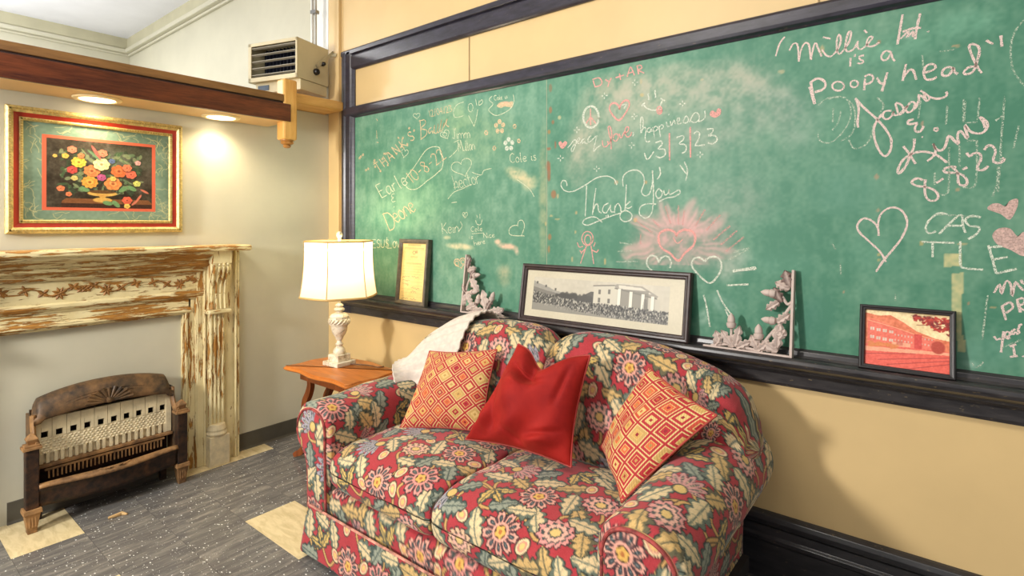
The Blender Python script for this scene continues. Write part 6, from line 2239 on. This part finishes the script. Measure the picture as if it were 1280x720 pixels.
arm_ctr = np.array([0.01, 0.50])
for sgn, xc, so, to in ((1, 2.795, .02, .40), (-1, 1.338, .20, .02)):
    m, ny = 330, 210
    base = arm_loop(m)
    sect = []
    for i in range(ny):
        q = i / (ny - 1)
        y = -0.952 + (0.952 - 0.135) * q
        p = base.copy()
        e = min(q, 1 - q)
        sh = 0.018 * max(0, 1 - e / 0.022) ** 2
        rad = p - arm_ctr
        ln = np.linalg.norm(rad, axis=1, keepdims=True)
        p = p - rad / ln * sh
        lift = 0.045 * q * np.clip((p[:, 1] - .3) / .3, 0, 1)
        x = xc + sgn * p[:, 0]
        z = p[:, 1] + lift
        yy = np.full_like(x, y)
        dx = wr(x * .3, yy, z, 0.003, 16, 2.2 + sgn)
        sect.append(np.stack([x + sgn * dx * .5, yy, z + dx], 1))
    if sgn < 0:
        sect = [s[::-1] for s in sect]
    arm = loft('arm', sect, SOFA, so, to, 0.25)
    # puffed front panel with piping round it
    base = arm_loop(160)
    rad = base - arm_ctr
    loop = arm_ctr + rad * (1 - 0.024 / np.linalg.norm(rad, axis=1, keepdims=True))
    rings = []
    nr = 46
    for k in range(nr):
        f_ = 1 - k / (nr - 1)
        p = np.array([-.005, 0.40]) + (loop - np.array([-.005, 0.40])) * f_
        yy = np.full(len(p), -0.953 - 0.014 * (1 - f_ ** 6))
        rings.append(np.stack([xc + sgn * p[:, 0], yy, p[:, 1]], 1))
    rings = np.array(rings)
    C = fabric(rings[..., 0], rings[..., 2], .11 + .2 * sgn, .07, 0.0)
    grid_obj('arm_front_panel', rings, M_FAB, SOFA, C, wrap=True, flip=(sgn < 0))
    keep = [p for p in loop if p[1] > 0.19]
    k0 = int(np.argmin([p[0] + p[1] for p in loop]))
    order = np.roll(loop, -k0, axis=0)
    pts = [(xc + sgn * p[0], -0.956, p[1]) for p in order if p[1] > 0.182]
    MB().tube(pts, 0.0055, 8).build('piping', m_plain('piping_cloth', (146, 62, 58), 0.8, var=.5, scale=40), arm, smooth=True)

# --- front rail under the cushions
sect = []
for i in range(200):
    q = i / 199
    x = XL - 0.02 + (XR - XL + 0.04) * q
    loop = resample(supere(1200, 0.27, 0.085, 6), 150, True)
    loop = np.roll(loop, -int(150 * .62), axis=0)
    sect.append(np.stack([np.full(150, x), -0.672 + loop[:, 0], 0.228 + loop[:, 1]], 1))
loft('front_rail', sect, SOFA, .27, .33, 0.2)

# --- skirt round front and sides
x0, x1, yf, yb = 1.292, 2.842, -0.968, -0.16
path = [(x0 + .012, yb), (x0 + .012, yf + 0.012), (x0 + .03, yf), (x1 - .03, yf), (x1 - .012, yf + 0.012), (x1 - .012, yb)]
path = resample(np.array(path), 560)
hs = np.linspace(0.222, 0.035, 56)
P = np.zeros((len(hs), len(path), 3))
for i, z in enumerate(hs):
    fl_ = 0.022 * ((0.222 - z) / 0.187)
    ctr_ = np.array([(x0 + x1) / 2, -0.55])
    d_ = path - ctr_
    outx = np.sign(d_[:, 0]) * np.clip((np.abs(d_[:, 0]) - 0.735) / 0.03, 0, 1)
    outy = -np.clip((-d_[:, 1] - 0.39) / 0.02, 0, 1)
    wv_ = 0.004 * np.sin(np.linspace(0, 34, len(path))) * ((0.222 - z) / 0.187)
    P[i, :, 0] = path[:, 0] + outx * (fl_ + wv_)
    P[i, :, 1] = path[:, 1] + outy * (fl_ + wv_)
    P[i, :, 2] = z
ss = np.concatenate([[0], np.cumsum(np.linalg.norm(np.diff(path, axis=0), axis=1))])
Sg, Tg = np.meshgrid(ss, hs)
sk = grid_obj('skirt', P, M_FAB, SOFA, fabric(Sg, -Tg, .22, .18, 0))
sk.modifiers.new('thickness', 'SOLIDIFY').thickness = 0.004
pts = [(p[0], p[1], 0.222) for p in path[::4]]
MB().tube(pts, 0.005, 8).build('skirt_piping', m_plain('piping_cloth_light', (190, 130, 112), 0.8, var=.4, scale=40), sk, smooth=True)
for (x, y) in ((1.36, -0.90), (2.79, -0.90), (1.36, -0.22), (2.79, -0.22)):
    MB().lathe([(0.018, 0.0), (0.026, 0.06), (0.030, 0.17)], (x, y, 0), 16).build('leg', m_plain('sofa_leg_dark', (40, 24, 18), 0.4), SOFA, smooth=True)
MB().box((1.30, -0.93, 0.15), (2.86, -0.15, 0.20)).build('bottom_frame', m_plain('sofa_bottom_cloth', (30, 26, 26), 0.9), SOFA)


# ================================================================== cushions
def pillow(name, label, corners, thick, colorfn, material, N=301, pinch=0.06, dent=0.0, welt=None, group=None, flipn=False, sag=0.0):
    TL, TR, BR, BL = (np.array(p, float) for p in corners)
    nrm = np.cross(TR - TL, BL - TL)
    nrm = -nrm / np.linalg.norm(nrm)
    if nrm[1] > 0:
        nrm = -nrm
    ctr = (TL + TR + BR + BL) / 4
    t_ = thing(name, label, 'cushion', tuple(BL * .5 + BR * .5), 0, group)
    g_ = np.linspace(-1, 1, N)
    U, V = np.meshgrid(g_, g_)                     # V = -1 top
    u2 = U * (1 - pinch * (1 - V ** 2) * U ** 2)
    v2 = V * (1 - pinch * (1 - U ** 2) * V ** 2)
    if dent:
        v2 = v2 + dent * np.exp(-(U + 0.05) ** 2 / 0.16) * np.clip((0.2 - V) / 1.2, 0, 1) ** 1.3
    a, b = (u2 + 1) / 2, (v2 + 1) / 2
    base = (TL * ((1 - a) * (1 - b))[..., None] + TR * (a * (1 - b))[..., None] + BR * (a * b)[..., None] + BL * ((1 - a) * b)[..., None])
    h = thick * (np.clip(1 - U ** 2, 0, 1) ** .55) * (np.clip(1 - V ** 2, 0, 1) ** .55)
    wk = np.zeros_like(U)
    r_ = np.random.RandomState(len(label))
    for k in range(5):                              # soft folds running in from the corners and edges
        an = r_.rand() * 6.28
        wk += 0.06 * np.sin((U * math.cos(an) + V * math.sin(an)) * (4 + 3 * r_.rand()) + r_.rand() * 6)
    h = h * (1 + wk * .8)
    if dent:
        crease = np.exp(-((U + 0.08 - 0.25 * (V + .6)) ** 2) / 0.02) * np.exp(-((V + .72) ** 2) / 0.10)
        crease2 = np.exp(-((V + 0.48 - .15 * U) ** 2) / 0.008) * np.exp(-((U + .15) ** 2) / 0.16)
        h = h * (1 - 0.55 * crease) * (1 - .30 * crease2)
        h = h * (1 + 0.20 * np.sin(9 * U + 5 * V) * np.exp(-((V - .75) ** 2) / .15) + .10 * np.sin(8 * V - 6 * U) * np.exp(-((U + .7) ** 2) / .1))
    if dent:
        def fold(x0_, y0_, x1_, y1_, w_):
            vx, vy = x1_ - x0_, y1_ - y0_
            t__ = np.clip(((U - x0_) * vx + (V - y0_) * vy) / (vx * vx + vy * vy), 0, 1)
            d_ = np.hypot(U - x0_ - t__ * vx, V - y0_ - t__ * vy)
            return np.exp(-(d_ / w_) ** 2) * np.sin(np.pi * np.clip(t__ * .9 + .1, 0, 1))
        h = h - 0.020 * fold(-.62, -.62, -.02, -.52, .075) + 0.016 * fold(-.55, -.40, .10, -.36, .10) - 0.014 * fold(-.72, .10, -.40, .80, .08) + 0.012 * fold(-.88, .30, -.55, .85, .08)
        h = h - 0.013 * fold(.30, .62, .92, .42, .06) + 0.012 * fold(.25, .78, .9, .62, .08) - 0.012 * fold(.72, -.70, .62, .1, .07) - .010 * fold(-.3, .55, .3, .92, .07)
    F = base + nrm * h[..., None]
    F[..., 2] -= sag * (1 - U ** 2) * np.clip(V, 0, 1)
    B = base - nrm * (h * .75)[..., None]
    if colorfn:
        Cf = colorfn(U, V)
    else:
        Cf = None
    grid_obj('front_panel', F, material, t_, Cf, flip=True)
    grid_obj('back_panel', B[::4, ::4] if (N - 1) % 4 == 0 else B, material, t_, None if Cf is None else (Cf[::4, ::4] if (N - 1) % 4 == 0 else Cf))
    if welt:
        rim = np.concatenate([base[0, ::5], base[::5, -1], base[-1, ::-5], base[::-5, 0]])
        MB().tube([tuple(p) for p in rim] + [tuple(rim[0])], 0.0036, 8).build('piping', welt, t_, smooth=True)
    return t_


def diamonds(seed, n, square=False):
    pal = [(186, 44, 50), (214, 168, 92), (222, 108, 62), (196, 150, 84), (170, 36, 48), (226, 190, 120)]
    r_ = np.random.RandomState(seed)
    idx = r_.randint(0, 6, (60, 60))
    idx2 = r_.randint(0, 6, (60, 60))

    def fn(U, V):
        p, q = ((U + V) * n / 2 + 20, (U - V) * n / 2 + 20) if not square else (U * n / 2 + 20.5, V * n / 2 + 20.5)
        i, j = np.floor(p).astype(int), np.floor(q).astype(int)
        d = np.maximum(np.abs(p - i - .5), np.abs(q - j - .5))
        base = np.array(pal, float)
        alt = ((i + j) % 2)
        A3 = np.array([(184, 46, 52), (202, 78, 56), (204, 164, 96)], float)
        A_ = A3[np.where(alt == 0, 0, idx[j, i] % 3)]
        B_ = base[idx2[i, j]]
        D_ = base[idx[i, j]]
        C = np.ones(U.shape + (3,)) * np.array((182, 44, 50.0))
        C = np.where((d < .44)[..., None], np.array((226, 196, 132.0)), C)
        C = np.where((d < .375)[..., None], A_, C)
        C = np.where((d < .235)[..., None], np.array((220, 182, 112.0)), C)
        C = np.where((d < .195)[..., None], B_, C)
        C = np.where((d < .08)[..., None], D_ * .9, C)
        sh = 0.94 + .06 * np.sin((p + q) * 40)
        return C * sh[..., None]
    return fn


M_DIA = m_attr('diamond_brocade', 0.7, (300, 0.15), 0.3, 0.1, 0.12)
M_WELT = m_plain('brocade_piping', (164, 60, 48), 0.7)
vt = NT('red_velvet')
vf = vt.noise(vt.coords(), 7, 4, 0.6)
vt.bsdf.inputs['Sheen Weight'].default_value = 0.25
vt.bsdf.inputs['Sheen Roughness'].default_value = 0.4
vt.bsdf.inputs['Sheen Tint'].default_value = rgba((240, 110, 80))
vt.bump(vt.noise(vt.coords(), 26, 5), 0.25, 0.004)
M_VELVET = vt.finish(vt.ramp(vf, [(0.3, (130, 20, 18)), (0.7, (164, 34, 27))]), 0.75, 0, 0.2)

pillow('diamond_cushion', 'red and gold diamond patterned cushion at left against the white throw', [on_y(537, 439, -0.440), on_y(621, 437, -0.395), on_y(603, 540, -0.490), on_y(500, 535, -0.640)], 0.065, diamonds(3, 4.7), M_DIA, welt=M_WELT, group='scatter cushions on the loveseat')
pillow('velvet_cushion', 'plain red velvet cushion with dented top in the middle of the loveseat', [on_y(648, 430, -0.47), on_y(738, 444, -0.46), on_y(714, 584, -0.58), on_y(582, 549, -0.63)], 0.105, None, M_VELVET, pinch=0.09, dent=0.34, welt=m_plain('velvet_piping', (160, 46, 38), 0.6), group='scatter cushions on the loveseat')
pillow('diamond_cushion', 'red and gold diamond patterned cushion tilted on its corner against the right arm', [on_y(752, 558, -0.46), on_y(811, 459, -0.43), on_y(896, 519, -0.50), on_y(777, 628, -0.66)], 0.062, diamonds(9, 5.8, True), M_DIA, welt=M_WELT, group='scatter cushions on the loveseat')

# ================================================================== throw blanket over the left end of the back
rows = [
    [(1.665, -.105, .84), (1.66, -.135, .925), (1.655, -.20, .962), (1.65, -.30, .945), (1.645, -.375, .86), (1.64, -.415, .74), (1.64, -.435, .60)],
    [(1.50, -.105, .80), (1.50, -.135, .885), (1.50, -.20, .928), (1.50, -.31, .905), (1.50, -.385, .81), (1.50, -.425, .70), (1.52, -.44, .58)],
    [(1.36, -.105, .72), (1.36, -.14, .800), (1.36, -.21, .842), (1.36, -.32, .822), (1.38, -.405, .755), (1.41, -.445, .66), (1.43, -.46, .56)],
    [(1.26, -.11, .66), (1.26, -.15, .705), (1.26, -.24, .730), (1.27, -.35, .722), (1.30, -.44, .708), (1.36, -.50, .675), (1.412, -.525, .60)],
    [(1.19, -.12, .62), (1.19, -.17, .655), (1.20, -.27, .688), (1.22, -.38, .700), (1.27, -.48, .700), (1.35, -.545, .672), (1.415, -.575, .60)],
]
Rw = [catmull(r, 12) for r in rows]
Rw = np.array(Rw)
cols = [catmull(Rw[:, j], 22) for j in range(Rw.shape[1])]
P = np.stack(cols, 1)
U_ = np.linspace(0, 1, P.shape[0])[:, None]
V_ = np.linspace(0, 1, P.shape[1])[None, :]
rib = 0.0045 * np.sin(V_ * 2 * np.pi * 15) + 0 * U_
P[..., 2] += rib + 0.004 * np.sin(U_ * 9 + V_ * 5)
P[..., 1] -= rib * .5
th = grid_obj('throw_blanket', P, m_plain('knit_off_white', (212, 199, 186), 0.9, var=0.06, scale=40, bump=0.3), None, None)
tag(th, 'off-white ribbed knit throw blanket draped over left end of the sofa back', 'blanket')
th.modifiers.new('thickness', 'SOLIDIFY').thickness = 0.008
